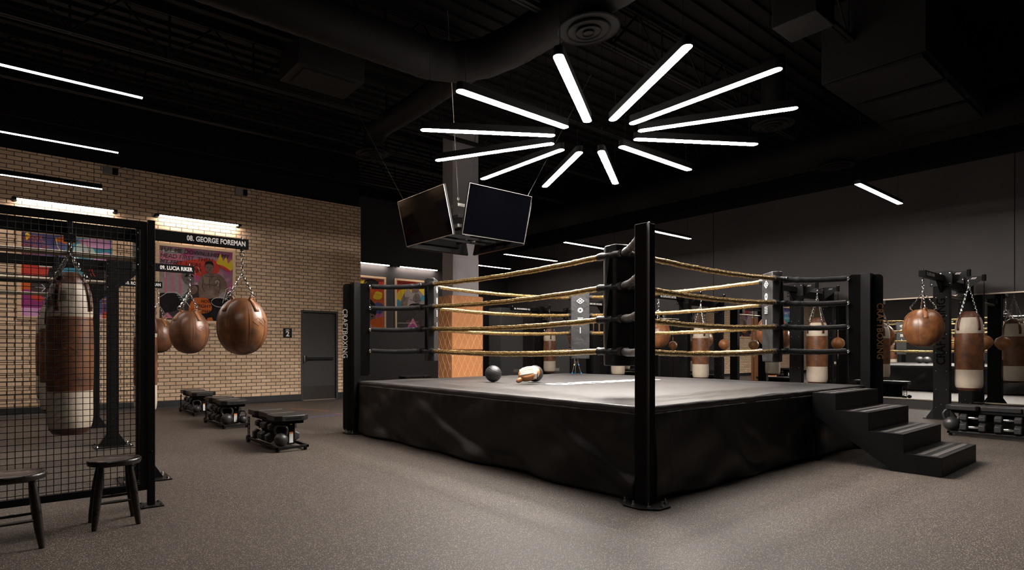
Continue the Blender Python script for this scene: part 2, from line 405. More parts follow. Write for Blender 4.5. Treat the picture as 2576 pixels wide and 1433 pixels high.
def diffuser(x, y, z, s, lab, ztop=ZC - .06):
    t = thing('air_diffuser', lab, 'air vent', (x, y, z), group='round ceiling diffusers')
    m = MB()
    for r0, r1, z0, z1 in ((.36, .27, -.01, .06), (.25, .17, -.03, .05), (.15, .09, -.045, .03), (.07, .02, -.055, .01)):
        m.lathe([(r0 * s, z0), (r0 * s * .97, z0 - .012), (r1 * s, z1), (r1 * s, z1 + .01), (r0 * s, z0 + .01)], 36)
    m.obj('vent_cones', duct_m, t)
    MB().cyl((0, 0, .05), (0, 0, ztop - z), .2 * s, 20).obj('collar', duct_m, t)
diffuser(5.35, 4.36, 4.98, 1.0, 'large round ceiling diffuser above the sunburst lamp', 5.06)
diffuser(5.41, 9.59, 4.98, .9, 'round ceiling diffuser above and left of the hanging televisions', 5.055)
diffuser(10.15, 4.39, 5.0, .9, 'round ceiling diffuser right of the sunburst lamp')
diffuser(12.6, 4.3, 4.75, .85, 'faint round ceiling diffuser above the pendant on the far right', 4.81)
t = thing('ceiling_unit', 'black boxed fan coil unit with grey underside hung among the joists', 'air conditioner', (3.6, 7.9, 5.2))
MB().box(0, 0, .2, 1.05, .7, .4).obj('casing', wall_blk, t, bevel=.01); MB().box(0, 0, -.01, .8, .52, .02).obj('access_panel', duct_m, t, bevel=.004)
t = thing('rooftop_duct_box', 'big black perforated air handling box with three panels underneath', 'air conditioner', (9.95, 2.6, 4.85))
m = MB(); m.bx(-.97, 2.3, -.5, .65, .06, 1.1); m.obj('casing', wall_blk, t, bevel=.01)
for i in range(3): MB().bx(-.95 + i * 1.1, .0 + i * 1.1, -.46, .6, 0, .05).obj('bottom_panel', duct_m, t, bevel=.005)
t = thing('small_ceiling_box', 'small square black box hung behind the sunburst lamp', 'ceiling box', (7.1, 2.75, 4.85)); MB().box(0, 0, .15, .5, .45, .3).obj('casing', duct_m, t, bevel=.01)
cond = MB()
for yy, zz in ((9.9, 5.2), (12.3, 5.25)): cond.cyl((-6, yy, zz), (6.9, yy, zz), .025, 8)
tag(cond.obj('electrical_conduit', duct_m), 'thin black conduit runs crossing the ceiling above the brick wall', 'conduit')

# ================================================================== LIGHTS
def bar_lamp(name, p, q, w, h, em, lab, cat, group, cable=None, round_ends=False, drop=0):
    p, q = Vector(p), Vector(q); c = (p + q) / 2; L = (q - p).length; a = math.atan2(q.y - p.y, q.x - p.x)
    t = thing(name, lab, cat, c, a, group)
    if not round_ends and drop: MB().bx(-L / 2 + .003, L / 2 - .003, -w / 2 + .002, w / 2 - .002, -drop, .003).obj('diffuser_lip', em, t)
    if not round_ends: MB().bx(-L / 2, L / 2, -w / 2, w / 2, .008, h).obj('housing', black, t, bevel=.003)
    if round_ends:
        pts = []
        for k in range(9):
            th = -PI / 2 + PI * k / 8; pts.append((L / 2 - w / 2 + w / 2 * math.cos(th), w / 2 * math.sin(th), -.02))
        for k in range(9):
            th = PI / 2 + PI * k / 8; pts.append((-L / 2 + w / 2 + w / 2 * math.cos(th), w / 2 * math.sin(th), -.02))
        MB().prism(pts, (0, 0, .004)).obj('diffuser', em, t); MB().prism([(a_, b_, -.015) for a_, b_, c_ in pts], (0, 0, h + .015)).obj('housing', black, t)
    else:
        MB().bx(-L / 2 + .004, L / 2 - .004, -w / 2 + .003, w / 2 - .003, .003, .0075).obj('diffuser', em, t)
    if cable:
        for sx in (-1, 1):
            MB().cyl((sx * (L / 2 - .12), 0, h), (sx * (L / 2 - .12), 0, cable - c.z), .003, 6).obj('suspension_cable', black, t)
    return t
RC = (6.28, 5.01)
CLOCK = {0: 'pointing to the right wall', 30: 'pointing right and slightly away', 60: 'pointing away toward the far right', 90: 'pointing straight at the brick wall side', 120: 'pointing away toward the screens', 150: 'pointing left and slightly away', 180: 'pointing left', 210: 'pointing left toward the camera', 240: 'pointing toward the camera, left one', 270: 'pointing toward the camera, middle one', 300: 'pointing toward the camera, right one', 330: 'pointing right toward the camera'}
IMG = {0: 'lower right, just below the four o clock', 0: ''}
names = {180: 'lit tube at the upper left, starting at the far upper left edge', 210: 'short looking steep lit tube at top left of centre'}
ORD = ['steep tube at upper left of the hub', 'long tube rising to the top right', 'longest tube rising to the upper right', 'nearly level tube reaching farthest right', 'level tube just below the right middle', 'tube sloping down to the lower right', 'short steep tube right of bottom centre', 'short tube left of bottom centre', 'tube sloping down to the lower left', 'gently sloping tube at left below the middle', 'nearly level tube reaching farthest left', 'tube rising to the upper left']
ANG = [-150, -120, -90, -60, -30, 0, 30, 60, 90, 120, 150, 180]
# map angle -> picture position (outer ends listed clockwise from the upper left steep tube)
for i, an in enumerate(ANG):
    d = Vector((math.cos(math.radians(an)), math.sin(math.radians(an)), 0)); c = Vector((RC[0], RC[1], 4.12))
    bar_lamp('tube_light', c + d * .56, c + d * 2.38, .102, .075, star_e, 'glowing sunburst light tube over the ring, ' + ORD[i], 'light', 'sunburst of twelve light tubes over the ring', ZC - .05, True)
for i, (yy, x0, x1) in enumerate(((6.83, -1.45, 1.04), (8.92, -1.4, 1.06), (11.1, -1.4, 1.08))):
    bar_lamp('pendant_light', (x0, yy, 3.9), (x1, yy, 3.9), .05, .085, pend_e, 'black linear pendant light over the left bag racks, %s of the three' % ['highest and nearest', 'middle', 'lowest and farthest'][i], 'light', 'linear pendants over the left racks', ZC - .05)
for yy, lb in ((3.43, 'far right, alone above the dark mirrored wall'), (7.55, 'seen just right of the tall front ring post'), (9.65, 'seen just left of the tall front corner pad'), (11.85, 'longest one seen right of the grey column'), (13.9, 'lowest one beside the grey column')):
    bar_lamp('pendant_light', (10.92, yy, 3.9), (13.05, yy, 3.9), .085, .07, pend_e, 'black linear pendant light, ' + lb, 'light', 'linear pendants over the right racks', ZC - .05)
bar_lamp('pendant_light', (-1.4, 2.4, 3.9), (1.04, 2.4, 3.9), .05, .085, pend_e, 'added unseen black linear pendant light above the camera end of the left row', 'light', 'linear pendants over the left racks', ZC - .05)  # added out of view as fill for surfaces facing the camera
bar_lamp('pendant_light', (10.92, 1.35, 3.9), (13.05, 1.35, 3.9), .065, .07, pend_e, 'added unseen black linear pendant light nearest the camera in the right row', 'light', 'linear pendants over the right racks', ZC - .05)  # added out of view to brighten the nearest right rack
def wall_lamp(x0, x1, yw, z, lab):
    t = thing('wall_light', lab, 'light', ((x0 + x1) / 2, yw, z), group='tubular wall lights above the posters'); L = x1 - x0
    MB().bx(-L / 2, L / 2, -.15, -.11, -.022, .0).obj('light_tube', wall_e, t)
    MB().bx(-L / 2 - .0, L / 2 + .0, -.158, -.075, .001, .016).obj('reflector', black, t)
    for sx in (-1, 1):
        m = MB(); m.cyl((sx * (L / 2 + .04), 0, 0), (sx * (L / 2 + .04), -.13, 0), .012, 10); m.cyl((sx * (L / 2), -.13, 0), (sx * (L / 2 + .07), -.13, 0), .028, 12); m.cyl((sx * (L / 2 + .04), 0, 0), (sx * (L / 2 + .04), -.015, 0), .045, 16)
        m.obj('bracket', black2, t)
wall_lamp(-.08, 1.43, YB, 3.93, 'glowing tube wall light above the left poster on the brick')
wall_lamp(2.25, 3.82, YB, 3.96, 'glowing tube wall light above the poster with the yellow crown')
wall_lamp(-2.45, -.9, YB, 3.93, 'glowing tube wall light above the brick wall poster seen only in the mirror')
wall_lamp(8.0, 9.58, YR, 3.96, 'glowing tube wall light above the left poster beyond the brick corner')
wall_lamp(9.98, 11.50, YR, 3.96, 'glowing tube wall light above the right poster next to the column')
for x, lb in ((1.42, 'left one'), (3.95, 'right one')):
    t = thing('emergency_light', 'small grey box with a curved conduit high on the brick, ' + lb, 'light box', (x, YB, 4.72), group='boxes with curved conduits')
    MB().bx(-.16, .0, -.08, 0, -.07, .07).obj('casing', steel, t, bevel=.004); MB().bx(.0, .1, -.07, 0, -.06, .06).obj('back_box', black, t)
    MB().tube([(.1, -.03, .05), (.22, -.04, .11), (.34, -.04, .08), (.39, -.04, -.02), (.34, -.04, -.12), (.2, -.03, -.14)], .012, 8).obj('conduit', steel, t)

# ================================================================== POSTERS
def smooth_poly(p, n=4):
    out = []; N = len(p)
    for i in range(N):
        p0, p1, p2, p3 = p[i - 1], p[i], p[(i + 1) % N], p[(i + 2) % N]
        for k in range(n):
            t = k / n; out.append(tuple(.5 * (2 * p1[a] + (p2[a] - p0[a]) * t + (2 * p0[a] - 5 * p1[a] + 4 * p2[a] - p3[a]) * t * t + (3 * p1[a] - p0[a] - 3 * p2[a] + p3[a]) * t ** 3) for a in (0, 1)))
    return out
PM = {}
def pm(key, *cols, scale=2.5):
    if key not in PM: PM[key] = art_mat('print_' + key, cols, scale)
    return PM[key]
ink = {
 'magenta': pm('magenta', (.33, .04, .12), (.42, .10, .22), (.22, .16, .2), (.5, .2, .3)),
 'red': pm('red', (.42, .03, .03), (.5, .07, .04)), 'orange': pm('orange', (.5, .13, .03), (.42, .08, .02)),
 'dark': pm('dark', (.035, .03, .03), (.06, .05, .05)), 'char': pm('char', (.010, .009, .010), (.02, .018, .018)),
 'grey': pm('grey', (.10, .085, .08), (.19, .16, .15), scale=6), 'lgrey': pm('lgrey', (.24, .20, .19), (.36, .31, .3), scale=5),
 'skin': pm('skin', (.10, .065, .05), (.17, .115, .09), (.25, .18, .145), scale=4),
 'yellow': pm('yellow', (.66, .48, .04), (.56, .40, .03)), 'navy': pm('navy', (.03, .03, .09), (.10, .09, .22), (.05, .05, .13)),
 'teal': pm('teal', (.04, .19, .28), (.08, .28, .36)), 'pink': pm('pink', (.45, .2, .38), (.55, .32, .5)), 'white': pm('white', (.62, .6, .58), (.5, .48, .47)),
 'plum': pm('plum', (.19, .03, .12), (.28, .05, .17)), 'mint': pm('mint', (.3, .42, .4), (.42, .5, .46)), 'rose': pm('rose', (.5, .2, .26), (.42, .14, .2)),
}
keys = list(ink)
def poster(x0, x1, z0, z1, yw, lab, shapes, texts, name='framed_poster'):
    t = thing(name, lab, 'poster', ((x0 + x1) / 2, yw, z0), group='framed posters')
    Wd, Hh = x1 - x0, z1 - z0; fw = .065
    m = MB(); m.bx(-Wd / 2, Wd / 2, -.045, 0, 0, fw); m.bx(-Wd / 2, Wd / 2, -.045, 0, Hh - fw, Hh); m.bx(-Wd / 2, -Wd / 2 + fw, -.045, 0, fw, Hh - fw); m.bx(Wd / 2 - fw, Wd / 2, -.045, 0, fw, Hh - fw)
    m.obj('frame', oak, t, bevel=.003)
    iw, ih = Wd - 2 * fw, Hh - 2 * fw
    m = MB(); lay = [0]
    def P(u, v): return (max(-iw / 2, min(iw / 2, -iw / 2 + u * iw)), -.022 - lay[0] * .0007, fw + max(0, min(1, v)) * ih)
    for key, kind, pts in shapes:
        m.cur = keys.index(key); lay[0] += 1
        if kind == 'blob': m.poly([P(*q) for q in smooth_poly(pts)])
        elif kind == 'poly': m.poly([P(*q) for q in pts])
        elif kind == 'line':
            wd = .0055
            for a, b in zip(pts, pts[1:]):
                dx, dy = (b[0] - a[0]) * iw, (b[1] - a[1]) * ih; L = math.hypot(dx, dy) or 1; nx_, ny_ = -dy / L * wd / iw, dx / L * wd / ih
                m.poly([P(a[0] - nx_, a[1] - ny_), P(b[0] - nx_, b[1] - ny_), P(b[0] + nx_, b[1] + ny_), P(a[0] + nx_, a[1] + ny_)])
    # keep every print layer facing the room
    m.f = [f if (Vector(m.v[f[1]]) - Vector(m.v[f[0]])).cross(Vector(m.v[f[2]]) - Vector(m.v[f[1]])).y < 0 else f[::-1] for f in m.f]
    m.obj('print', [ink[k] for k in keys], t)
    for s, u, v, size, key, wd in texts:
        text('lettering', s, size, ink[key], t, (-iw / 2 + u * iw, -.022 - (lay[0] + 2) * .0007, fw + v * ih), (1, 0, -.03), (.12, 0, 1), bold=0, depth=.0003, width=wd)
    return t
def arc(cx, cy, rx, ry, a0, a1, n=14): return [(cx + rx * math.cos(math.radians(a0 + (a1 - a0) * k / n)), cy + ry * math.sin(math.radians(a0 + (a1 - a0) * k / n))) for k in range(n + 1)]
full = [(0, 0), (1, 0), (1, 1), (0, 1)]
crown = [(.76, .83), (.82, .97), (.86, .86), (.90, .93), (.93, .83), (.985, .90), (1, .84), (1, .76), (.96, .73), (.78, .81)]
sh2 = [('magenta', 'poly', full), ('red', 'blob', [(.2, .78), (.4, .84), (.62, .88), (.78, .84), (.8, .7), (.6, .62), (.4, .66), (.3, .7)]),
 ('rose', 'blob', [(.0, .9), (.2, .93), (.36, .86), (.2, .8), (.02, .82)]), ('lgrey', 'blob', [(.02, .97), (.3, .99), (.35, .93), (.1, .9)]),
 ('dark', 'poly', [(0, 0), (1, 0), (1, .42), (.8, .38), (.5, .5), (0, .45)]),
 ('lgrey', 'blob', [(0, .33), (0, .62), (.1, .68), (.25, .66), (.36, .62), (.42, .54), (.38, .42), (.3, .33), (.2, .26), (.08, .27)]),
 ('rose', 'poly', [(.06, .3), (.1, .3), (.1, .66), (.06, .66)]), ('rose', 'poly', [(.15, .28), (.19, .28), (.19, .66), (.15, .66)]), ('rose', 'poly', [(.25, .32), (.29, .32), (.29, .65), (.25, .65)]),
 ('grey', 'blob', [(.28, .62), (.34, .66), (.43, .63), (.46, .56), (.42, .5), (.34, .5)]),
 ('char', 'blob', [(.0, .12), (.0, .34), (.1, .36), (.22, .36), (.3, .28), (.26, .16), (.12, .1)]),
 ('char', 'poly', [(.52, 0), (1, 0), (1, .42), (.9, .38), (.62, .42), (.52, .3)]),
 ('skin', 'blob', [(.54, .3), (.52, .48), (.54, .6), (.6, .66), (.7, .68), (.82, .66), (.9, .58), (.93, .44), (.88, .34), (.7, .32)]),
 ('skin', 'poly', [(.64, .62), (.69, .62), (.69, .69), (.64, .69)]),
 ('char', 'blob', [(.605, .76), (.61, .82), (.665, .85), (.72, .82), (.725, .76), (.70, .74), (.63, .74)]),
 ('skin', 'blob', [(.612, .745), (.615, .79), (.665, .81), (.715, .79), (.718, .745), (.70, .69), (.665, .662), (.63, .69)]),
 ('lgrey', 'blob', [(.8, .36), (.86, .42), (.9, .4), (.87, .33), (.82, .33)]),
 ('char', 'line', [(.628, .757), (.652, .759)]), ('char', 'line', [(.678, .759), (.702, .757)]), ('dark', 'poly', [(.634, .742), (.649, .742), (.649, .747), (.634, .747)]), ('dark', 'poly', [(.681, .742), (.696, .742), (.696, .747), (.681, .747)]),
 ('dark', 'line', [(.666, .742), (.672, .715), (.66, .713)]), ('plum', 'line', [(.65, .694), (.682, .694)]), ('dark', 'line', [(.60, .64), (.64, .625), (.665, .63), (.70, .625), (.76, .64)]),
 ('dark', 'line', [(.666, .60), (.667, .47)]), ('dark', 'line', [(.57, .53), (.62, .50), (.665, .52), (.72, .50), (.79, .53)]), ('dark', 'line', [(.80, .60), (.82, .50), (.80, .40)]), ('dark', 'line', [(.58, .58), (.565, .48), (.6, .40)]),
 ('char', 'blob', [(.33, .6), (.36, .645), (.42, .64), (.45, .6), (.4, .61)]), ('char', 'line', [(.36, .56), (.42, .53)]), ('skin', 'blob', [(.36, .40), (.4, .47), (.48, .48), (.5, .42), (.44, .36)]),
 ('orange', 'blob', [(.38, .14), (.44, .3), (.54, .32), (.64, .31), (.7, .2), (.66, .12), (.5, .1)]),
 ('orange', 'poly', [(.62, 0), (.72, 0), (.7, .05), (.64, .04)]), ('rose', 'poly', [(.02, .02), (.1, .1), (.18, .02)]),
 ('yellow', 'poly', crown), ('red', 'blob', [(.79, .805), (.87, .79), (.955, .74), (.95, .72), (.86, .745)]),
 ('white', 'line', [(.0, .93), (.2, .935)]), ('white', 'line', [(0, .87), (.19, .865)]), ('white', 'line', [(0, .80), (.2, .79)]), ('white', 'line', [(.0, .74), (.18, .75)]), ('white', 'line', [(.07, .57), (.05, .98)]),
 ('white', 'line', arc(.82, .27, .13, .07, 30, 330)), ('white', 'line', [(.85, .26), (.9, .46), (.97, .5), (.88, .3), (.99, .42)]),
 ('white', 'line', arc(.775, .555, .022, .02, -40, 220)), ('white', 'line', [(.79, .53), (.78, .5)]),
 ('white', 'line', [(0, .3), (.1, .37), (.22, .38), (.34, .26), (.4, .18)]), ('white', 'line', [(.46, .5), (.5, .53)]), ('white', 'line', [(.5, .5), (.46, .53)]), ('white', 'line', [(.44, .78), (.47, .64)]), ('white', 'line', [(.5, .76), (.54, .66)])]
sh2 += [('mint', 'line', [(.2 + .02 * k, .37 - .03 * k), (.28 + .02 * k, .35 - .025 * k), (.36 + .01 * k, .4 - .03 * k)]) for k in range(4)]
tx2 = [('PUT ME DOWN, I HIT MY', .02, .93, .125, 'char', 1.36), ('HEAD FIRST, THEN', .01, .845, .125, 'char', 1.02), ('MY FEET. I WAS', .01, .765, .12, 'char', .78), ('TRYING THEM', .01, .685, .12, 'char', .78),
       ('HOW', .55, .25, .10, 'char', .22), ('FIGHTS', .49, .185, .10, 'char', .34), ('GUT MAN', .41, .115, .10, 'char', .42)]
poster(2.2, 3.8, 1.77, 3.42, YB, 'oak framed poster with a yellow crown and seated man on the brick wall', sh2, tx2)
sh1 = [('navy', 'poly', full), ('teal', 'blob', [(.5, .62), (.5, 1), (.8, 1.02), (1, 1), (1, .6), (.8, .55)]), ('mint', 'blob', [(.55, .8), (.6, .92), (.75, .9), (.8, .78), (.65, .7)]), ('pink', 'blob', [(.8, .62), (.78, .75), (.9, .84), (1, .8), (1, .62)]),
 ('orange', 'blob', [(.35, .95), (.5, 1), (.6, .96), (.5, .9)]), ('pink', 'blob', [(.6, .96), (.8, 1), (1, .98), (.98, .9), (.8, .88)]), ('teal', 'blob', [(.62, .66), (.62, .76), (.74, .74), (.74, .66)]),
 ('red', 'poly', [(0, .4), (.35, .42), (.3, .62), (0, .64)]), ('char', 'blob', [(.3, .42), (.3, .6), (.45, .68), (.7, .66), (.92, .6), (.95, .45), (.6, .4)]), ('teal', 'blob', [(.4, .5), (.45, .6), (.6, .62), (.66, .52), (.52, .46)]),
 ('orange', 'blob', [(0, .2), (0, .42), (.14, .42), (.12, .3), (.05, .2)]), ('dark', 'poly', [(.1, .24), (.42, .24), (.42, .46), (.1, .46)]), ('plum', 'blob', [(0, .1), (0, .3), (.12, .3), (.28, .2), (.4, .18), (.42, .08), (.2, .06)]),
 ('red', 'blob', [(.1, .22), (.14, .27), (.24, .22), (.18, .18)]), ('char', 'blob', [(.26, .22), (.3, .25), (.33, .19), (.29, .17)]),
 ('pink', 'poly', [(0, 0), (.9, 0), (.9, .06), (.4, .1), (0, .1)]), ('red', 'poly', [(.88, 0), (1, 0), (1, .42), (.9, .46)]), ('navy', 'poly', [(.9, .08), (.98, .08), (.98, .3), (.9, .3)]),
 ('yellow', 'line', [(.88, .24), (.99, .25)]), ('yellow', 'line', [(.88, .19), (.99, .21)]), ('yellow', 'line', [(.88, .03), (.99, .03)]), ('white', 'line', [(.14, .35), (.25, .345)]), ('white', 'line', [(.21, .39), (.25, .345), (.21, .3)]),
 ('red', 'line', arc(.86, .62, .1, .12, 180, 360)), ('red', 'line', arc(.88, .62, .15, .17, 180, 360)), ('red', 'line', [(.64, .98), (.68, .74)]), ('red', 'line', [(.7, .98), (.74, .74)]), ('yellow', 'line', [(.36, .97), (.38, .86), (.44, .76), (.5, .86)]), ('yellow', 'line', [(.42, .8), (.48, .72)]),
 ('yellow', 'poly', [(.04, .98), (.06, 1), (.1, .96), (.05, .9)]), ('white', 'poly', [(.18, .6), (.42, .6), (.42, .62), (.18, .62)])]
tx1 = [('LADDER', .01, .93, .10, 'orange', .3), ('STACLE TO', .0, .88, .085, 'orange', .34), ('NOTHING BUT', .0, .83, .085, 'orange', .42), ('FEAR IS LIKE', .0, .71, .10, 'orange', .34), ('FIRE. IF YOU', .0, .66, .085, 'orange', .3), ('LEARN TO', .0, .61, .085, 'orange', .26), ('AROUND YOU', .01, .41, .085, 'orange', .30)]
poster(-.08, 1.49, 1.76, 3.42, YB, 'oak framed blue, orange and pink abstract poster on the brick behind the mesh', sh1, tx1)
sh0 = [('navy', 'poly', full), ('red', 'blob', [(0, .1), (0, .8), (.2, .9), (.25, .4)]), ('teal', 'blob', [(.5, .2), (.4, .6), (.7, .8), (.95, .6), (.9, .2)]), ('char', 'blob', [(.3, .0), (.3, .4), (.5, .55), (.7, .4), (.75, 0)])]
poster(-2.45, -.9, 1.76, 3.42, YB, 'oak framed red and navy lettered poster on the brick, farthest left', sh0, [('OT JAB', .3, .8, .16, 'white', .8), ('WOW', .4, .62, .16, 'white', .6)])
sh3 = [('magenta', 'poly', full), ('orange', 'blob', [(.6, .5), (.6, .9), (.8, 1), (1, .9), (1, .5), (.8, .45)]), ('yellow', 'blob', [(.0, .8), (.1, .95), (.5, .96), (.6, .88), (.3, .85)]), ('red', 'blob', [(.75, .75), (.8, .95), (.98, .9), (.95, .75)]), ('yellow', 'blob', [(.72, .6), (.8, .74), (.95, .7), (.9, .58)]),
 ('navy', 'blob', [(.75, .3), (.72, .45), (.85, .52), (.98, .45), (.95, .3)]), ('char', 'blob', [(.4, .3), (.45, .5), (.6, .6), (.78, .45), (.8, .3), (.7, .2)]), ('lgrey', 'blob', [(.5, .5), (.52, .8), (.6, .82), (.63, .55)]), ('char', 'blob', [(.5, .86), (.52, .95), (.7, .98), (.86, .93), (.8, .87), (.6, .84)]),
 ('skin', 'blob', [(.5, .12), (.48, .26), (.6, .31), (.74, .27), (.76, .15), (.66, .1)]), ('orange', 'blob', [(.6, 0), (.66, .14), (.84, .2), (1, .22), (1, 0)]), ('rose', 'blob', [(.4, 0), (.5, .1), (.66, .06), (.66, 0)]), ('dark', 'blob', [(0, 0), (0, .6), (.3, .7), (.42, .4), (.36, 0)]), ('char', 'blob', [(.45, .5), (.5, .62), (.58, .64), (.6, .5), (.55, .42)]), ('grey', 'blob', [(.52, .60), (.54, .78), (.58, .8), (.6, .62)]), ('char', 'blob', [(.47, .24), (.52, .33), (.64, .36), (.76, .3), (.72, .27), (.6, .29)]), ('char', 'blob', [(.53, .22), (.57, .24), (.6, .22), (.56, .205)]), ('char', 'blob', [(.66, .22), (.7, .24), (.73, .22), (.69, .205)]), ('grey', 'blob', [(.62, .22), (.625, .17), (.65, .16), (.65, .21)]), ('white', 'line', [(.6, .5), (.7, .4), (.86, .36)]), ('yellow', 'line', [(.1, .9), (.5, .88), (.56, .92)]), ('red', 'line', [(.62, .7), (.98, .66)])]
poster(7.93, 9.52, 1.87, 3.57, YR, 'oak framed colourful portrait poster, half behind the brick corner', sh3, [])
sh4 = [('red', 'poly', full), ('yellow', 'blob', [(0, .5), (.05, .78), (.3, .85), (.6, .98), (.9, .9), (1, .6), (.6, .5)]), ('teal', 'blob', [(0, .42), (0, .6), (.12, .55), (.14, .42)]), ('pink', 'blob', [(.82, .45), (.86, .75), (1, .8), (1, .42)]),
 ('grey', 'blob', [(.12, .42), (.12, .58), (.22, .75), (.34, .7), (.3, .52), (.24, .44)]), ('lgrey', 'blob', [(.22, .68), (.26, .82), (.36, .82), (.4, .72), (.32, .66)]), ('lgrey', 'blob', [(.3, .5), (.36, .7), (.5, .86), (.66, .8), (.78, .68), (.9, .5), (.84, .4), (.5, .38)]),
 ('grey', 'blob', [(.44, .6), (.5, .74), (.62, .74), (.68, .6), (.6, .54)]), ('char', 'line', [(.34, .62), (.5, .58), (.7, .62)]), ('char', 'line', [(.52, .72), (.53, .5)]), ('skin', 'blob', [(.42, .78), (.44, .9), (.52, .95), (.6, .9), (.6, .8), (.5, .76)]), ('char', 'blob', [(.42, .86), (.46, .95), (.54, .97), (.61, .9), (.58, .88), (.5, .92)]), ('char', 'blob', [(.36, .42), (.38, .52), (.66, .53), (.7, .42)]), ('skin', 'blob', [(.13, .4), (.16, .5), (.24, .6), (.3, .56), (.24, .46)]), ('skin', 'blob', [(.74, .4), (.78, .56), (.88, .6), (.9, .46)]), ('grey', 'blob', [(.3, .05), (.34, .3), (.44, .36), (.46, .1)]), ('skin', 'blob', [(.56, .04), (.6, .34), (.7, .32), (.7, .06)]), ('teal', 'blob', [(.66, .62), (.7, .72), (.8, .7), (.78, .6)]), ('skin', 'blob', [(.84, .35), (.86, .5), (1, .42), (1, .3)]),
 ('dark', 'poly', [(0, 0), (1, 0), (1, .36), (.6, .43), (0, .4)]), ('rose', 'poly', [(.28, 0), (.44, .22), (.6, 0)]), ('plum', 'poly', [(.3, .0), (.44, .12), (.55, 0)]),
 ('white', 'line', [(.02, .1), (.5, .11)]), ('white', 'line', [(.86, 0), (.98, .3)]), ('white', 'line', [(.9, .28), (.99, .1)]), ('char', 'line', [(.86, .6), (.98, .74)]), ('char', 'line', [(.9, .76), (.93, .56)]), ('red', 'line', [(.1, .9), (.12, .6)]), ('red', 'line', [(.2, .9), (.21, .7)])]
poster(9.87, 11.43, 1.88, 3.57, YR, 'oak framed poster of a boxer raising gloves, beside the leather wrapped column', sh4, [('PLAY', .04, .92, .11, 'char', .34), ('MY NEXT', .02, .84, .11, 'char', .5), ('CLASSIC', .26, .12, .09, 'magenta', .5), ('HEARTS', .3, .05, .09, 'magenta', .45)])
# level sign
t = thing('level_sign', 'small black square sign with a white number 2 beside the door', 'sign', (5.0, YB, 1.5))
MB().bx(-.105, .105, -.01, 0, 0, .215).obj('plate', black2, t, bevel=.002)
text('lettering', '2', .17, whitep, t, (0, -.012, .03), (1, 0, 0), (0, 0, 1), 'CENTER', .03)
text('lettering', 'LEVEL', .035, whitep, t, (0, -.012, .165), (1, 0, 0), (0, 0, 1), 'CENTER', .03)

# column with quilted pads
cx0, cy0 = 7.42, 9.68
t = thing('column', 'square grey panelled column rising behind the ring', 'column', (cx0, cy0, 0)); 
m = MB(); m.bx(0, .72, 0, .38, 0, 3.2); m.bx(.004, .716, .004, .376, 3.2, ZC - .1); m.obj('column_shaft', col_m, t, bevel=.003)
def quilt(z0, z1, nm):
    p = .075
    b = MB(); b.bx(-p, .72 + p, -p, .38 + p, z0, z1)
    o = tag(b.obj(nm, quilt_m, None, bevel=.025, loc=(cx0, cy0, 0)), 'tan leather quilted pad wrapped around the column, %s' % ('upper one' if z0 > 1 else 'lower one'), 'pad', 'quilted column pads')
    s = MB(); sp = .285; a = math.radians(63); dz = (z1 - z0)
    for side in ('f', 'l'):
        Ls = .72 + 2 * p if side == 'f' else .38 + 2 * p
        for sg in (1, -1):
            k = -12
            while k < 14:
                u0 = k * .17; pts = []
                # line u = u0 + sg*(z-z0)/tan(a)
                zs = [z0 + .02 + (dz - .04) * i / 20 for i in range(21)]
                pts = [(u0 + sg * (z - z0) / math.tan(a), z) for z in zs]; pts = [q for q in pts if .02 < q[0] < Ls - .02]
                if len(pts) > 1:
                    P3 = [(-p + u, -p - .001, z) if side == 'f' else (-p - .001, -p + u, z) for u, z in pts]
                    s.tube(P3, .0028, 5)
                k += 1
    s.obj('stitching', stitch_m, o)
quilt(0.02, 1.195, 'column_pad'); quilt(1.205, 2.38, 'column_pad')
# tall cabinet at the far end
t = thing('storage_cabinet', 'tall plain charcoal cabinet standing at the far end behind the ring', 'cabinet', (13.7, 14.8, 0))
MB().bx(-.53, .53, -.3, .3, 0, 2.67).obj('body', cab_m, t, bevel=.004)
MB().bx(-.52, .52, -.315, -.302, .05, 2.65).obj('door', cab_m, t, bevel=.003)
h = MB(); h.bx(.06, .36, -.33, -.316, .42, .54).obj('handle', steel, t, bevel=.005)
t = thing('wall_cabinet', 'low black box against the end of the brick wall', 'box', (6.62, YB - .16, 0)); MB().bx(-.12, .1, -.1, .1, 0, .88).obj('body', black, t, bevel=.005)

# ================================================================== BOXING RING
X0, Y0, SD = 3.92, 2.65, 4.73
X1, Y1 = X0 + SD, Y0 + SD
ZP = .757
ring = thing('boxing_ring', 'raised black boxing ring with four gold ropes and padded corners', 'boxing ring', (RC[0], RC[1], 0))
def RL(x, y, z): return (x - RC[0], y - RC[1], z)
def canvas_fn():
    m = MB(); n = 60; e = .05
    def f(u, v):
        x, y = -SD / 2 + u * SD, -SD / 2 + v * SD
        z = .004 * math.sin(3 * x + 2 * y) * math.sin(2.1 * y - x) + .003 * math.sin(9 * x * .6 + 1.3 * y)
        return (x, y, ZP + z * .8)
    m.grid(f, n, n)
    return m
def edge_roll():
    m = MB()
    for s in range(4):
        a = s * PI / 2; c, sn = math.cos(a), math.sin(a)
        N = 90
        prof = [(0, 0), (.008, -.004), (.013, -.014), (.015, -.030), (.013, -.046), (.009, -.058)]
        def f(u, v):
            j = v * (len(prof) - 1); i = int(round(j)); px, pz = prof[i]
            s_ = -SD / 2 + u * SD; wob = 1 + .16 * math.sin(17 * s_ + s) * (i > 1) + .1 * math.sin(41 * s_ + 2 * s)
            x, y, z = s_, -SD / 2 - px * wob, ZP + pz * (1 + .05 * math.sin(7 * s_))
            return (x * c - y * sn, x * sn + y * c, z)
        m.grid(f, N, len(prof) - 1)
    return m
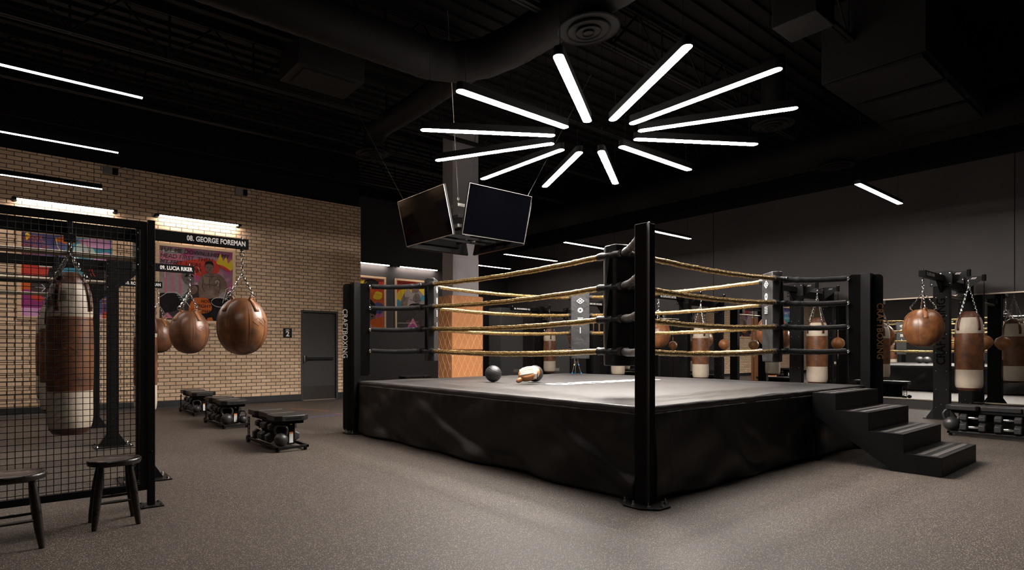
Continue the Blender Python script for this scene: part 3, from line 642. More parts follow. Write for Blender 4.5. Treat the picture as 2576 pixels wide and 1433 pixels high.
cv = canvas_fn(); er = edge_roll(); cv.cur = 1; cv.add(er.v, er.f); cv.obj('canvas', [canvas_m, roll_m], ring, ang=1.2)
MB().bx(-SD / 2 + .05, SD / 2 - .05, -SD / 2 + .05, SD / 2 - .05, .55, ZP - .02).obj('platform_deck', black, ring)
text('lettering', 'CRAFTBOXING', .42, whitec, ring, (-.86, -.12, ZP + .006), (1, 0, 0), (0, 1, 0), 'LEFT', .02, .001, 2.25)
for s in range(4):                                            # skirts, one per side
    a = s * PI / 2; c, sn = math.cos(a), math.sin(a); rs = random.Random(3 + s)
    ridges = [(rs.uniform(-.1, 1.0), rs.uniform(.25, .8), rs.uniform(.022, .05), rs.uniform(.035, .085)) for _ in range(10)]
    def f(u, v, s=s, ridges=ridges, c=c, sn=sn):
        sx = -SD / 2 + .06 + u * (SD - .12); t_ = v            # v 0 top, 1 bottom
        hem = .014 + .022 * (.5 + .5 * math.sin(5 * u * SD + s)) * (.4 + .6 * math.sin(2.3 * u * SD + 1.1))
        z = (ZP - .052) * (1 - t_) + hem * t_
        d = .004 + .03 * t_
        for (u0, sl, am, wd) in ridges:                        # diagonal drape folds
            uc = u0 + sl * .22 * (t_ ** 1.4) * 2
            d += .9 * am * math.exp(-((u - uc) / (wd * (.35 + .9 * t_))) ** 2) * (t_ ** 1.2) * (1 - .35 * t_)
            d -= am * .7 * math.exp(-((u - uc - wd * .9) / (wd * (.35 + .9 * t_))) ** 2) * (t_ ** .8)
        d += .016 * t_ * math.sin(11 * u * SD / 2 + 3 * t_ + s) + .006 * math.sin(31 * u + 9 * t_)
        d += .05 * max(0, t_ - .82) * math.sin(17 * u + s * 2) * 2
        d += .0025 * math.sin(160 * u) * max(0, 1 - t_ * 3)
        if s == 0 and u < .06: d += .0; sx += .035 * math.sin(PI * min(1, t_ * 1.05)) ** 2 * (1 - u / .06) + .02
        x, y = sx, -SD / 2 - .006 - max(d, .003)
        return (x * c - y * sn, x * sn + y * c, max(z, .008))
    m = MB(); m.grid(f, 200, 34)
    m.obj('skirt', vinyl, ring, ang=1.5, solid=.003)
# corner posts
CORN = {'front': (X0, Y0, 1, 1), 'left': (X0, Y1, 1, -1), 'right': (X1, Y0, -1, 1), 'far': (X1, Y1, -1, -1)}
ROPEZ = (1.19, 1.50, 1.81, 2.12)
OFF = .67
for nm, (px, py, ix, iy) in CORN.items():
    dg = Vector((ix, iy, 0)).normalized(); pr = Vector((-dg.y, dg.x, 0))
    P0 = Vector(RL(px, py, 0)) - dg * .035
    m = MB(); m.box(P0.x, P0.y, 1.095, .11, .11, 2.17); post = m.obj('ring_post', black, ring, bevel=.004)
    # diagonal plates (fins)
    def plate(d0, d1, z0, z1, r0, corners, name, th=.008):
        pts2 = []
        def arc_(cx, cz, a0, a1, r): return [(cx + r * math.cos(math.radians(a0 + (a1 - a0) * k / 6)), cz + r * math.sin(math.radians(a0 + (a1 - a0) * k / 6))) for k in range(7)]
        pts2 += [(d0, z0)] + (arc_(d1 - r0, z0 + r0, -90, 0, r0)) + arc_(d1 - r0, z1 - r0, 0, 90, r0) + [(d0, z1)]
        return pts2
    q = plate(.05, .215, .83, 2.17, .05, None, 'x')
    pts = [P0 + dg * a_ - pr * .004 + Vector((0, 0, z_)) for a_, z_ in q]; pl_ = MB().prism(pts, pr * .008).obj('rope_plate', black2, post, bevel=.0015)
    q = plate(.05, .19, .03, 2.17, .05, None, 'x')
    pts = [P0 - dg * a_ - pr * .004 + Vector((0, 0, z_)) for a_, z_ in q]; MB().prism(pts, pr * .008).obj('outer_plate', black2, post, bevel=.0015)
    # foot plate and bolts
    m = MB(); pts = []
    for k in range(8):
        a_ = PI / 8 + k * PI / 4; pts.append((P0.x + .19 * math.cos(a_), P0.y + .19 * math.sin(a_), .002))
    m.prism(pts, (0, 0, .012)); m.obj('foot_plate', black2, post, bevel=.002)
    for k in range(8):
        m = MB(); a_ = k * PI / 4; bxp = (P0.x + .15 * math.cos(a_), P0.y + .15 * math.sin(a_))
        m.cyl((bxp[0], bxp[1], .014), (bxp[0], bxp[1], .028), .014, 6); m.cyl((bxp[0], bxp[1], .028), (bxp[0], bxp[1], .055), .007, 8)
        m.obj('anchor_bolt', steel, post)
    m = MB()                                                   # rivets along the fin
    for k in range(26):
        z_ = .1 + k * .08
        for sg in (-1, 1):
            c_ = P0 + dg * .058 + pr * (sg * .004) + Vector((0, 0, z_)); m.cyl(c_, c_ + pr * sg * .006, .005, 6)
    m.obj('rivets', steel, post)
    if nm in ('left', 'right'):
        right = Vector((.8039, -.5948, 0)); up = dg if dg.dot(right) > 0 else -dg
        nrm = Vector((0, 0, -1)).cross(up)
        fac = P0 - dg * .155 + nrm * .0055
        # baseline sits on the side opposite to 'up'
        text('lettering', 'CRAFTBOXING', .105, mat('bronze_lettering_painted_light_' + nm, (.85, .78, .70) if nm == 'left' else (.20, .10, .05), .45, .0), post, fac - up * .038 + Vector((0, 0, 1.80)), (0, 0, -1), up, 'LEFT', .012, .001, .71)  # same lettering, its lit left and shaded right look put into the colour
    # eyelets / turnbuckle ends
    m = MB()
    for z_ in ROPEZ:
        c_ = P0 + dg * .215 + Vector((0, 0, z_)); m.tube([c_ + pr * (.022 * math.cos(a_)) + Vector((0, 0, .022 * math.sin(a_))) for a_ in [k * PI / 4 for k in range(8)]], .008, 6, True); m.cyl(c_ - pr * .02, c_ + pr * .02, .013, 8)
        m.cyl(c_, c_ + dg * .05, .01, 8)
    m.obj('turnbuckle_eyes', chrome, post)
    # rope covers, one at each rope level
    cpt = Vector(RL(px + ix * OFF, py + iy * OFF, 0))
    for li, z_ in enumerate(ROPEZ):
        rr = random.Random(hash((nm, li)) % 1000 if False else li * 7 + len(nm)); m = MB()
        a_ = P0 + dg * .245 + Vector((0, 0, z_)); b_ = cpt + Vector((0, 0, z_ - .0))
        N = 26; path = [a_.lerp(b_, k / N) + Vector((0, 0, -.012 * math.sin(PI * k / N))) for k in range(N + 1)]
        rad = [.034 + (.0 if k < 18 else .004 * math.sin(k * 2.1 + li) + .003) + .0012 * math.sin(k * 1.3) for k in range(N + 1)]
        m.tube(path, rad, 10)
        for dv in (Vector((ix, 0, 0)), Vector((0, iy, 0))):
            pth = [b_ + dv * (.30 * k / 12) for k in range(-2, 13)]; m.tube(pth, [.038 + .003 * math.sin(k * 1.9 + li + dv.x) for k in range(15)], 10)
        m.tube([b_ + Vector((.0, 0, .0)) - dg * .05 + Vector((0, 0, .0))] + [b_ + dg * .05], [.046, .044], 10)
        m.obj('rope_cover', vinyl2, ring, ang=1.0)
    # corner pad
    pc = cpt + dg * .085
    sec = [(-.07, -.04), (-.16, .03), (-.16, .12), (.16, .12), (.16, .03), (.07, -.04)]
    m = MB(); nz_ = 14; z0_, z1_ = 1.05, 2.215
    vs = []; fs = []
    for j in range(nz_ + 1):
        z_ = z0_ + (z1_ - z0_) * j / nz_
        bul = 1 + .03 * math.sin(PI * j / nz_) + .012 * math.sin(j * 2.3)
        for (sa, sb) in sec: vs.append(pc + pr * sa * bul + dg * (sb * bul) + Vector((0, 0, z_ + (.012 * math.sin(sa * 20) if j == nz_ else 0))))
    K = len(sec)
    for j in range(nz_):
        for k in range(K): fs.append((j * K + k, j * K + (k + 1) % K, (j + 1) * K + (k + 1) % K, (j + 1) * K + k))
    fs += [tuple(range(K))[::-1], tuple(nz_ * K + k for k in range(K))]
    m.add(vs, fs); pad = m.obj('corner_pad', vinyl2, ring, bevel=.012)
    # emblems on the inner face
    fc = pc + dg * .1275; rt = pr if True else -pr
    right_ = -pr if (Vector((0, 0, 1)).cross(dg)).dot(pr) < 0 else pr     # viewer's right when looking at the face
    right_ = Vector((0, 0, 1)).cross(dg)
    def E(a, z): return fc + right_ * a + Vector((0, 0, z)) + dg * (.002)
    e = MB()
    def strip(a, b, wd=.008):
        a, b = Vector(a), Vector(b); d_ = (b - a).normalized(); n_ = d_.cross(dg).normalized() * wd / 2
        e.prism([a - n_, b - n_, b + n_, a + n_], dg * .002)
    zc_ = 2.06; hw, hh = .062, .046
    for i_ in (-1, 0, 1):
        strip(E(-hw / 2 + i_ * hw / 2, zc_ + hh / 2 + i_ * hh / 2 * 1), E(hw / 2 + i_ * hw / 2, zc_ - hh / 2 + i_ * hh / 2)); strip(E(-hw / 2 + i_ * hw / 2, zc_ - hh / 2 - i_ * hh / 2), E(hw / 2 + i_ * hw / 2, zc_ + hh / 2 - i_ * hh / 2))
    for k in range(12):
        a_ = k * PI / 6; strip(E(.02 * math.cos(a_), 1.90 + .02 * math.sin(a_)), E(.046 * math.cos(a_), 1.90 + .046 * math.sin(a_)), .009)
    for k in range(5): strip(E(-.045, 1.765 - k * .02), E(.045, 1.765 - k * .02), .006)
    strip(E(0, 1.60), E(0, 1.50), .009)
    e.obj('emblem', whitep, pad)
    # vertical tie straps on the back of the pad
    m = MB()
    for sg in (-1, 1):
        for za, zb in zip(ROPEZ, ROPEZ[1:]):
            b1 = pc + pr * sg * .13 - dg * .02; m.beam(b1 + Vector((0, 0, za + .03)) + pr * sg * .0, b1 - pr * sg * .03 + Vector((0, 0, zb - .03)), .05, .006, up=tuple(dg))
    m.obj('tie_straps', vinyl, pad)
# ropes
def rope(a, b, seed):
    r = random.Random(seed); a, b = Vector(a), Vector(b); N = 230; d = (b - a); L = d.length; path = []; rad = []
    ph = r.uniform(0, 6)
    for k in range(N + 1):
        u = k / N; sag = -.035 * 4 * u * (1 - u)
        path.append(a + d * u + Vector((0, 0, sag + .0015 * math.sin(37 * u + ph))))
        rad.append(.0285 + .0007 * math.sin(190 * u + ph) + .0008 * math.sin(83 * u + 2 * ph) + r.uniform(-.0004, .0004))
    m = MB(); m.tube(path, rad, 12)
    n = 0
    for i in range(len(m.v)):                                   # helical wrap ridge
        ring_i, k = divmod(i, 12); cpt_ = path[ring_i]
        w_ = math.sin(2 * PI * k / 12 * 1 + ring_i * .55); f_ = 1 + .06 * max(0, w_) ** 6
        v_ = Vector(m.v[i]); m.v[i] = tuple(cpt_ + (v_ - cpt_) * f_)
    return m.obj('rope', gold, ring, ang=1.1)
ca, cb_ = OFF, SD - OFF
for li, z_ in enumerate(ROPEZ):
    xa, xb, ya, yb = X0 + OFF, X1 - OFF, Y0 + OFF, Y1 - OFF
    e_ = .27
    rope(RL(xa + e_, ya, z_), RL(xb - e_, ya, z_), li); rope(RL(xa + e_, yb, z_), RL(xb - e_, yb, z_), 10 + li)
    rope(RL(xa, ya + e_, z_), RL(xa, yb - e_, z_), 20 + li); rope(RL(xb, ya + e_, z_), RL(xb, yb - e_, z_), 30 + li)

# ring steps
st = thing('ring_steps', 'black four tread steel steps leading up to the ring canvas', 'steps', (7.6, 2.1, 0))
sx0, sx1 = -.65, .65; ys = [-.59, -.30, -.01, .28]; rise = .1875
def yl(y): return y
prof = [(-.59, 0.002), (-.59, rise), (-.30, rise), (-.30, 2 * rise), (-.01, 2 * rise), (-.01, 3 * rise), (.28, 3 * rise), (.28, 4 * rise - .01), (.50, 4 * rise - .01), (.50, .50), (-.22, .002)]
for sx in (sx0, sx1 - .006):
    MB().prism([(sx, a, z) for a, z in prof], (.006, 0, 0)).obj('side_plate', black2, st, bevel=.001)
for i in range(4):
    y0_ = -.59 + .29 * i; y1_ = y0_ + .30 if i < 3 else .50; zt = rise * (i + 1) - (.01 if i == 3 else 0)
    m = MB(); m.bx(sx0 + .006, sx1 - .006, y0_, y1_, zt - .012, zt); m.bx(sx0 + .006, sx1 - .006, y0_, y0_ + .008, zt - rise + .002, zt - .012)
    tr = m.obj('tread', black2, st, bevel=.002)
    m = MB(); m.bx(sx0 + .06, sx1 - .06, y0_ + .05, y0_ + .10, zt, zt + .0025); m.bx(sx0 + .06, sx1 - .06, y0_ + .15, y0_ + .20, zt, zt + .0025)
    m.obj('grip_strip', grit, tr)
m = MB(); m.bx(sx0 + .01, sx0 + .05, .44, .48, 0.002, .55); m.bx(sx1 - .05, sx1 - .01, .44, .48, .002, .55); m.obj('rear_legs', black2, st)

# medicine balls and mitts on the canvas
def med_ball(x, y, lab, rz):
    t = thing('medicine_ball', lab, 'ball', (x, y, ZP + .004), rz, 'black medicine balls')
    R_ = .115; prof = [(max(.002, R_ * math.sin(PI * k / 28)), R_ - R_ * math.cos(PI * k / 28)) for k in range(29)]
    MB().lathe(prof, 40).obj('ball_body', ball_m, t)
    m = MB()
    for a in (.4,):
        for off in (-.07, -.04, -.012, .02, .05, .078):
            r_ = math.sqrt(R_ ** 2 - off ** 2); pth = []
            for k in range(40):
                th = 2 * PI * k / 40; v_ = Vector((r_ * math.cos(th), r_ * math.sin(th), off))
                v_.rotate(Matrix.Rotation(.45, 3, 'X')); v_.rotate(Matrix.Rotation(a, 3, 'Z')); pth.append((v_.x, v_.y, v_.z + R_))
            m.tube(pth, .0016, 5, True)
    m.obj('groove_lines', black, t)
med_ball(5.25, 5.93, 'black grooved medicine ball standing alone at the left on the ring canvas', .3)
med_ball(5.75, 5.62, 'black grooved medicine ball behind the boxing mitts on the canvas', 1.4)
def mitt(x, y, rz, lab, up=False):
    t = thing('boxing_mitt', lab, 'boxing mitt', (x, y, ZP + .003), rz)
    n = 24; out = [(.115 * math.cos(2 * PI * k / n) * (1 + .1 * math.cos(2 * PI * k / n)), .088 * math.sin(2 * PI * k / n)) for k in range(n)]
    m = MB(); lay = [(.70, .0), (.96, .015), (1, .035), (.98, .06), (.86, .075), (.5, .080), (.05, .078)]
    vs = [(a * s_, b * s_, z_ + .02 * (a / .12)) for s_, z_ in lay for a, b in out]
    zmin = min(v_[2] for v_ in vs); vs = [(a, b, z_ - zmin) for a, b, z_ in vs]
    fs = [(j * n + k, j * n + (k + 1) % n, (j + 1) * n + (k + 1) % n, (j + 1) * n + k) for j in range(len(lay) - 1) for k in range(n)] + [tuple(range(n))[::-1], tuple((len(lay) - 1) * n + k for k in range(n))]
    m.add(vs, fs); m.obj('pad_body', tan_l, t, ang=1.2)
    m = MB()                                                   # cream back with finger ridges
    for k in range(4):
        yy = -.036 + k * .024; m.tube([(-.085, yy * .9, .072), (-.05, yy * 1.2, .086), (0, yy * 1.3, .097), (.05, yy * 1.2, .100)], [.012, .0155, .017, .016], 10)
    m.obj('finger_stalls', cream, t, ang=1.0)
    MB().tube([(.060, -.082, .06), (.062, -.060, .098), (.064, 0, .120), (.062, .060, .098), (.060, .082, .06)], [.018, .022, .024, .022, .018], 10, flat=.5).obj('wrist_strap', cream, t)
    for xo in (.040, .086): MB().tube([(xo, -.084, .058), (xo, -.062, .096), (xo, 0, .116), (xo, .062, .096), (xo, .084, .058)], .0035, 8).obj('strap_edge', black, t)
    MB().tube([(-.07, -.045, .035), (-.10, -.06, .03), (-.115, -.064, .026), (-.124, -.056, .026)], [.024, .026, .024, .018], 12).obj('thumb', tan_l, t)
    return t
mt_ = mitt(5.36, 5.37, .35 - .9, 'tan and cream leather focus mitt lying on the ring canvas'); mt_.scale = (1.22, 1.3, 1.3); mt_.rotation_euler = (.62, -.05, math.radians(-36.5)); mt_.location.z = ZP + .072

# tripod stand behind the far corner
t = thing('folding_tripod', 'small black tripod with blue feet on the canvas behind the far pad', 'tripod', (8.36, 7.10, ZP + .004))
for k in range(3):
    a = k * 2 * PI / 3 + .9; ca_, sa_ = math.cos(a), math.sin(a)
    lg = MB().cyl((.095 * ca_, .095 * sa_, .012), (.045 * ca_, .045 * sa_, .17), .007, 8).cyl((.045 * ca_, .045 * sa_, .17), (.012 * ca_, .012 * sa_, .42), .010, 8).obj('leg', chrome if k else steel, t)
    MB().cyl((.1 * ca_, .1 * sa_, .0), (.09 * ca_, .09 * sa_, .028), .010, 8).obj('foot', blue_tip, lg)
    MB().cyl((.050 * ca_, .050 * sa_, .155), (.042 * ca_, .042 * sa_, .18), .012, 8).obj('leg_lock', yellow_p if k == 1 else blue_tip, lg)
MB().cyl((0, 0, .24), (0, 0, .62), .016, 10).obj('centre_tube', black, t)

# ================================================================== TELEVISIONS
JX, JY, JW, JH = 5.66, 7.27, 1.40, .82                      # near corner of the square cluster
zb_, zt_ = 3.09, 3.87
def tv(cx, cy, rz, lab):
    t = thing('television', lab, 'television', (cx, cy, zb_), rz, 'televisions of the hanging cluster')
    tilt = math.radians(14); c, s = math.cos(tilt), math.sin(tilt)
    def T(x, y, z): return (x, y * c - z * s, z * c + y * s)       # top leans outward (-Y)
    def slab(x0, x1, y0, y1, z0, z1, nm, mt, par, bv=.003):
        vs = [T(x, y, z) for z in (z0, z1) for x, y in ((x0, y0), (x1, y0), (x1, y1), (x0, y1))]
        m = MB(); m.add(vs, [(3, 2, 1, 0), (4, 5, 6, 7), (0, 1, 5, 4), (1, 2, 6, 5), (2, 3, 7, 6), (3, 0, 4, 7)]); return m.obj(nm, mt, par, bevel=bv)
    slab(-JW / 2, JW / 2, .0, .04, 0, JH, 'cabinet', black2, t)
    slab(-JW / 2 + .008, JW / 2 - .008, -.003, .0, .016, JH - .008, 'screen', screen_m, t, 0)
    m = MB()
    for x0, x1, z0, z1 in ((-JW / 2, JW / 2, 0, .012), (-JW / 2, JW / 2, JH - .006, JH), (-JW / 2, -JW / 2 + .006, 0, JH), (JW / 2 - .006, JW / 2, 0, JH)):
        vs = [T(x, y, z) for z in (z0, z1) for x, y in ((x0, -.006), (x1, -.006), (x1, .0), (x0, .0))]
        m.add(vs, [(3, 2, 1, 0), (4, 5, 6, 7), (0, 1, 5, 4), (1, 2, 6, 5), (2, 3, 7, 6), (3, 0, 4, 7)])
    m.obj('bezel', steel, t)
    slab(-.45, .45, .04, .10, .1, .5, 'rear_housing', black, t)
tv(JX + .1 + JW / 2, JY, 0, 'large dark flat television facing the ring, right one of the hanging pair')
tv(JX, JY + .1 + JW / 2, -PI / 2, 'large dark flat television facing the racks, left one of the hanging pair')
tv(JX + .1 + JW / 2, JY + .2 + JW, PI, 'hanging television facing the brick wall side, seen only from below')
tv(JX + .2 + JW, JY + .1 + JW / 2, PI / 2, 'hanging television facing the mirror wall, seen only from below')
t = thing('television_mount', 'square steel frame carrying the hanging televisions on cables', 'mount', (JX + .1 + JW / 2, JY + .1 + JW / 2, zb_))
m = MB(); r_ = JW / 2 - .02
for z_ in (.3,):
    m.bx(-r_, r_, -r_, -r_ + .04, z_, z_ + .06); m.bx(-r_, r_, r_ - .04, r_, z_, z_ + .06); m.bx(-r_, -r_ + .04, -r_ + .04, r_ - .04, z_, z_ + .06); m.bx(r_ - .04, r_, -r_ + .04, r_ - .04, z_, z_ + .06)
m.obj('square_frame', black2, t, bevel=.003)
m = MB()
for a in (-.3, 0, .3): m.bx(-r_ - .06, r_ + .06, a - .015, a + .015, .13, .17)
for a in (-.4, .4): m.bx(a - .015, a + .015, -r_ - .06, r_ + .06, .18, .22)
m.obj('cross_rails', black2, t)
cb4 = MB()
for sx, sy in ((-1, -1), (1, -1), (-1, 1), (1, 1)): cb4 = MB(); cb4.cyl((sx * r_, sy * r_, .55), (sx * (r_ + .9), sy * (r_ + .9), ZC - zb_ - .05), .004, 6); cb4.obj('suspension_cable', steel, t)
m = MB()
for sx, sy in ((-1, -1),):
    c_ = Vector((-r_ - .02, -r_ - .02, .6)); m.tube([c_ + Vector((.02 * math.cos(k * PI / 5), -.0, .02 * math.sin(k * PI / 5))) for k in range(10)], .005, 6, True)
    m.beam((-r_ - .04, -r_ - .04, .5), (-r_ + .22, -r_ - .04, .5), .006, .05); m.beam((-r_ - .04, -r_ - .04, .5), (-r_ - .04, -r_ + .22, .5), .006, .05)
    m.beam((-r_ - .04, -r_ - .04, .16), (-r_ + .22, -r_ - .04, .16), .006, .05); m.beam((-r_ - .04, -r_ - .04, .16), (-r_ - .04, -r_ + .22, .16), .006, .05)
m.obj('corner_angle', steel, t)

# ================================================================== CHAINS AND BAGS
def link_path(c, d, side, L, Wd):
    pts = []
    for k in range(12):
        a = 2 * PI * k / 12; pts.append(c + d * (L / 2 * math.cos(a)) * (1.0) + side * (Wd / 2 * math.sin(a)))
    return pts
def chain(m, a, b, L=.042, r=.0034, Wd=.02):
    a, b = Vector(a), Vector(b); d = (b - a); D = d.length; d.normalize(); n = max(1, int(round(D / (L * .80)))); s1 = d.orthogonal().normalized(); s2 = d.cross(s1)
    for i in range(n):
        c = a + d * (D * (i + .5) / n); m.tube(link_path(c, d, s1 if i % 2 else s2, D / n * 1.25, Wd), r, 5, True)
def ringo(m, c, R_, r, ax='y'):
    c = Vector(c); pts = []
    for k in range(14):
        a = 2 * PI * k / 14; pts.append(c + (Vector((R_ * math.cos(a), 0, R_ * math.sin(a))) if ax == 'y' else Vector((0, R_ * math.cos(a), R_ * math.sin(a)))))
    m.tube(pts, r, 6, True)
def make_ball(lab, lea, loc, hook=1.07, swivel_ring=False):
    """tear shaped ball bag; bottom at z 0, hook point at z=hook"""
    t = thing('ball_bag', lab, 'punching bag', loc, 0, 'round leather ball bags')
    Rr = .25; zc = .285; prof = []
    for k in range(27):
        th = PI * k / 26; r = Rr * math.sin(th) ** .86 if 0 < k < 26 else .012; z = zc - math.cos(th) * (.285 if math.cos(th) > 0 else .30)
        if z > .55: pass
        prof.append((max(r, .012), z))
    prof = [p_ for p_ in prof if p_[1] < .565] + [(.10, .572), (.02, .565)]
    def mod(a, z, i):
        f = abs(math.sin(a * 4)); return (1 - .030 * (1 - min(1, f * 2.2)) ** 1.5 * math.sin(PI * min(1, max(0, z / .57)))) * (1 + .006 * math.sin(3 * a + 9 * z))
    bm_ = MB().lathe(prof, 64, mod=mod)
    bm_.m = [((i % 64) // 8) % 2 if i < 64 * (len(prof) - 1) else 0 for i in range(len(bm_.f))]
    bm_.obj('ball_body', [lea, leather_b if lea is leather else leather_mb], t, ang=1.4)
    m = MB()
    def rad(z):
        for (r0, z0), (r1, z1) in zip(prof, prof[1:]):
            if z0 <= z <= z1: return r0 + (r1 - r0) * (z - z0) / max(1e-6, z1 - z0)
        return .02
    for g in range(8):
        a = g * PI / 4; pth = []
        for k in range(2, 19):
            z = .565 * k / 19.5; r = rad(z) * .972 + .001; pth.append((r * math.cos(a), r * math.sin(a), z))
        m.tube(pth, .0032, 5)
    m.obj('seam_piping', seam_m, t)
    for g in range(4):                                          # strap tabs and chains
        a = PI / 8 + g * PI / 2; m = MB(); ca_, sa_ = math.cos(a), math.sin(a); tn = Vector((-sa_, ca_, 0))
        pts = []
        for z in (.56, .52, .47, .435):
            r = rad(z) + .006; pts.append(Vector((r * ca_, r * sa_, z)))
        top = Vector((.15 * ca_, .15 * sa_, .59)); pts = [top] + pts
        vs = []
        for i, p_ in enumerate(pts): vs += [p_ - tn * .026, p_ + tn * .026]
        m.add(vs, [(2 * i, 2 * i + 1, 2 * i + 3, 2 * i + 2) for i in range(len(pts) - 1)]); m.obj('strap', tab_m, t, solid=.005, ang=.3)
        m = MB(); ringo(m, top + Vector((0, 0, .01)), .022, .004); chain(m, top + Vector((0, 0, .025)), Vector((0, 0, hook - .24)), .04); m.obj('chain', chrome, t)
    m = MB(); chain(m, (0, 0, hook - .25), (0, 0, hook - (.14 if swivel_ring else .05)), .05, .0045, .024); 
    if swivel_ring: ringo(m, (0, 0, hook - .115), .034, .006); chain(m, (0, 0, hook - .09), (0, 0, hook - .03), .05, .005)
    ringo(m, (0, 0, hook - .03), .022, .005); m.cyl((0, 0, hook - .012), (0, 0, hook + .012), .011, 8); m.obj('swivel', chrome, t)
    m = MB()                                                    # embossed double diamond
    def S(u, z): 
        a = -PI / 2 + PI / 8 + .12 + u / Rr; r = rad(z) + .0005; return (r * math.cos(a), r * math.sin(a), z)
    for dx in (-.035, .035):
        for q in ([(dx - .06, .33), (dx, .37), (dx + .06, .33), (dx, .29), (dx - .06, .33)],):
            for p_, q_ in zip(q, q[1:]): m.tube([S(p_[0] + (q_[0] - p_[0]) * k / 5, p_[1] + (q_[1] - p_[1]) * k / 5) for k in range(6)], .0016, 5)
    m.obj('embossed_emblem', seam_m, t)
    return t
def make_heavy(lab, loc, R_=.2, Hb=1.35, hook=1.68, n=6):
    t = thing('heavy_bag', lab, 'punching bag', loc, 0, 'cream and brown heavy bags')
    zb1, zb2 = .37, .99
    def mod(a, z, i):
        if z > 1.12: return 1 + .03 * math.sin(9 * a + 1) * min(1, (z - 1.12) / .15) + .015 * math.sin(17 * a)
        return 1 + .006 * math.sin(3 * a + z * 5)
    MB().lathe([(.06, 0), (R_ * .75, .012), (R_ * .9, .05), (R_ * .93, .06)], 40, mod=mod).obj('base_cap', leather_dk, t)
    MB().lathe([(R_ * .9, .055), (R_ * .965, .09), (R_ * .995, .14), (R_ * 1.0, .22), (R_ * .985, zb1)], 40, mod=mod).obj('lower_band', cream, t, ang=1.2)
    MB().lathe([(R_ * .985, zb1), (R_ * 1.0, zb1 + .02), (R_ * 1.02, .55), (R_ * 1.03, .75), (R_ * 1.01, .9), (R_ * .985, zb2)], 40, mod=mod).obj('middle_band', leather_mid, t, ang=1.2)
    MB().lathe([(R_ * .985, zb2), (R_ * 1.0, zb2 + .02), (R_ * .99, 1.1), (R_ * .93, 1.18), (R_ * .84, 1.24), (R_ * .74, 1.275)], 56, mod=mod).obj('upper_band', cream, t, ang=1.2)
    MB().lathe([(R_ * .8, 1.25), (R_ * .74, 1.285), (R_ * .58, 1.335), (R_ * .4, 1.365), (R_ * .2, 1.37), (.02, 1.35)], 56, mod=mod).obj('top_cap', leather_dk, t, ang=1.2)
    for g in range(4):
        a = PI / 4 + g * PI / 2 + .15; ca_, sa_ = math.cos(a), math.sin(a); tn = Vector((-sa_, ca_, 0)); m = MB(); pts = []
        for r, z in ((R_ * .80, 1.275), (R_ * .90, 1.225), (R_ * .98, 1.17), (R_ * 1.02, 1.10), (R_ * 1.02, 1.04)): pts.append(Vector(((r + .004) * ca_, (r + .004) * sa_, z)))
        vs = []
        for p_ in pts: vs += [p_ - tn * .021, p_ + tn * .021]
        m.add(vs, [(2 * i, 2 * i + 1, 2 * i + 3, 2 * i + 2) for i in range(len(pts) - 1)]); m.obj('strap', strap_m, t, solid=.005, ang=.3)
        m = MB(); top = pts[0] + Vector((0, 0, .03)); ringo(m, top, .028, .0045); chain(m, top + Vector((0, 0, .02)), Vector((0, 0, hook - .14)), .042, .0036); m.obj('chain', chrome, t)
    m = MB(); chain(m, (0, 0, hook - .15), (0, 0, hook - .01), .05, .0045, .024); m.cyl((0, 0, hook - .02), (0, 0, hook + .02), .012, 8); m.obj('swivel', chrome, t)
    m = MB()
    def S(u, z): a = -PI / 2 - .2 + u / R_; r = R_ * 1.032; return (r * math.cos(a), r * math.sin(a), z)
    for dx in (-.03, .03):
        q = [(dx - .05, .7), (dx, .74), (dx + .05, .7), (dx, .66), (dx - .05, .7)]
        for p_, q_ in zip(q, q[1:]): m.tube([S(p_[0] + (q_[0] - p_[0]) * k / 4, p_[1] + (q_[1] - p_[1]) * k / 4) for k in range(5)], .0014, 5)
    m.obj('embossed_emblem', seam_m, t)
    return t
def make_dend(lab, loc):
    """double end ball, centre at z 0; cords up to +1.0 and down to the floor"""
    t = thing('double_end_ball', lab, 'punching ball', loc, 0, 'small tan double end balls')
    R_ = .125
    MB().lathe([(.012, -.15), (.03, -.145), (.06, -.125)] + [(R_ * math.sin(PI * k / 16), -R_ * math.cos(PI * k / 16)) for k in range(4, 16)] + [(.03, .13), (.012, .14)], 32).obj('ball_body', tan_l, t, ang=1.2)
    m = MB()
    for g in range(6):
        a = g * PI / 3; m.tube([((R_ * math.sin(PI * k / 14) + .001) * math.cos(a), (R_ * math.sin(PI * k / 14) + .001) * math.sin(a), -R_ * math.cos(PI * k / 14)) for k in range(2, 14)], .0015, 5)
    m.obj('seam_piping', seam_m, t)
    m = MB(); m.bx(-.014, .014, -.004, .004, .12, .24); m.obj('leather_tab', tan_l, t); m = MB(); m.bx(-.014, .014, -.004, .004, -.27, -.13); m.obj('leather_tab', tan_l, t)
    m = MB(); chain(m, (0, 0, .24), (0, 0, .34), .035, .003, .016); m.obj('chain_link', chrome, t); m = MB(); chain(m, (0, 0, -.34), (0, 0, -.27), .03, .003, .016); m.obj('chain_link', chrome, t)
    MB().cyl((0, 0, .34), (0, 0, 1.10), .006, 8).obj('upper_cord', black, t)
    MB().cyl((0, 0, -.34), (0, 0, -loc[2] + .03), .006, 8).obj('lower_cord', black, t)
    m = MB(); ringo(m, (0, 0, 1.12), .024, .005); m.obj('ring', chrome, t)
    m = MB(); m.cyl((0, 0, -loc[2] + .002), (0, 0, -loc[2] + .03), .05, 16); m.obj('floor_anchor', black, t)
    return t

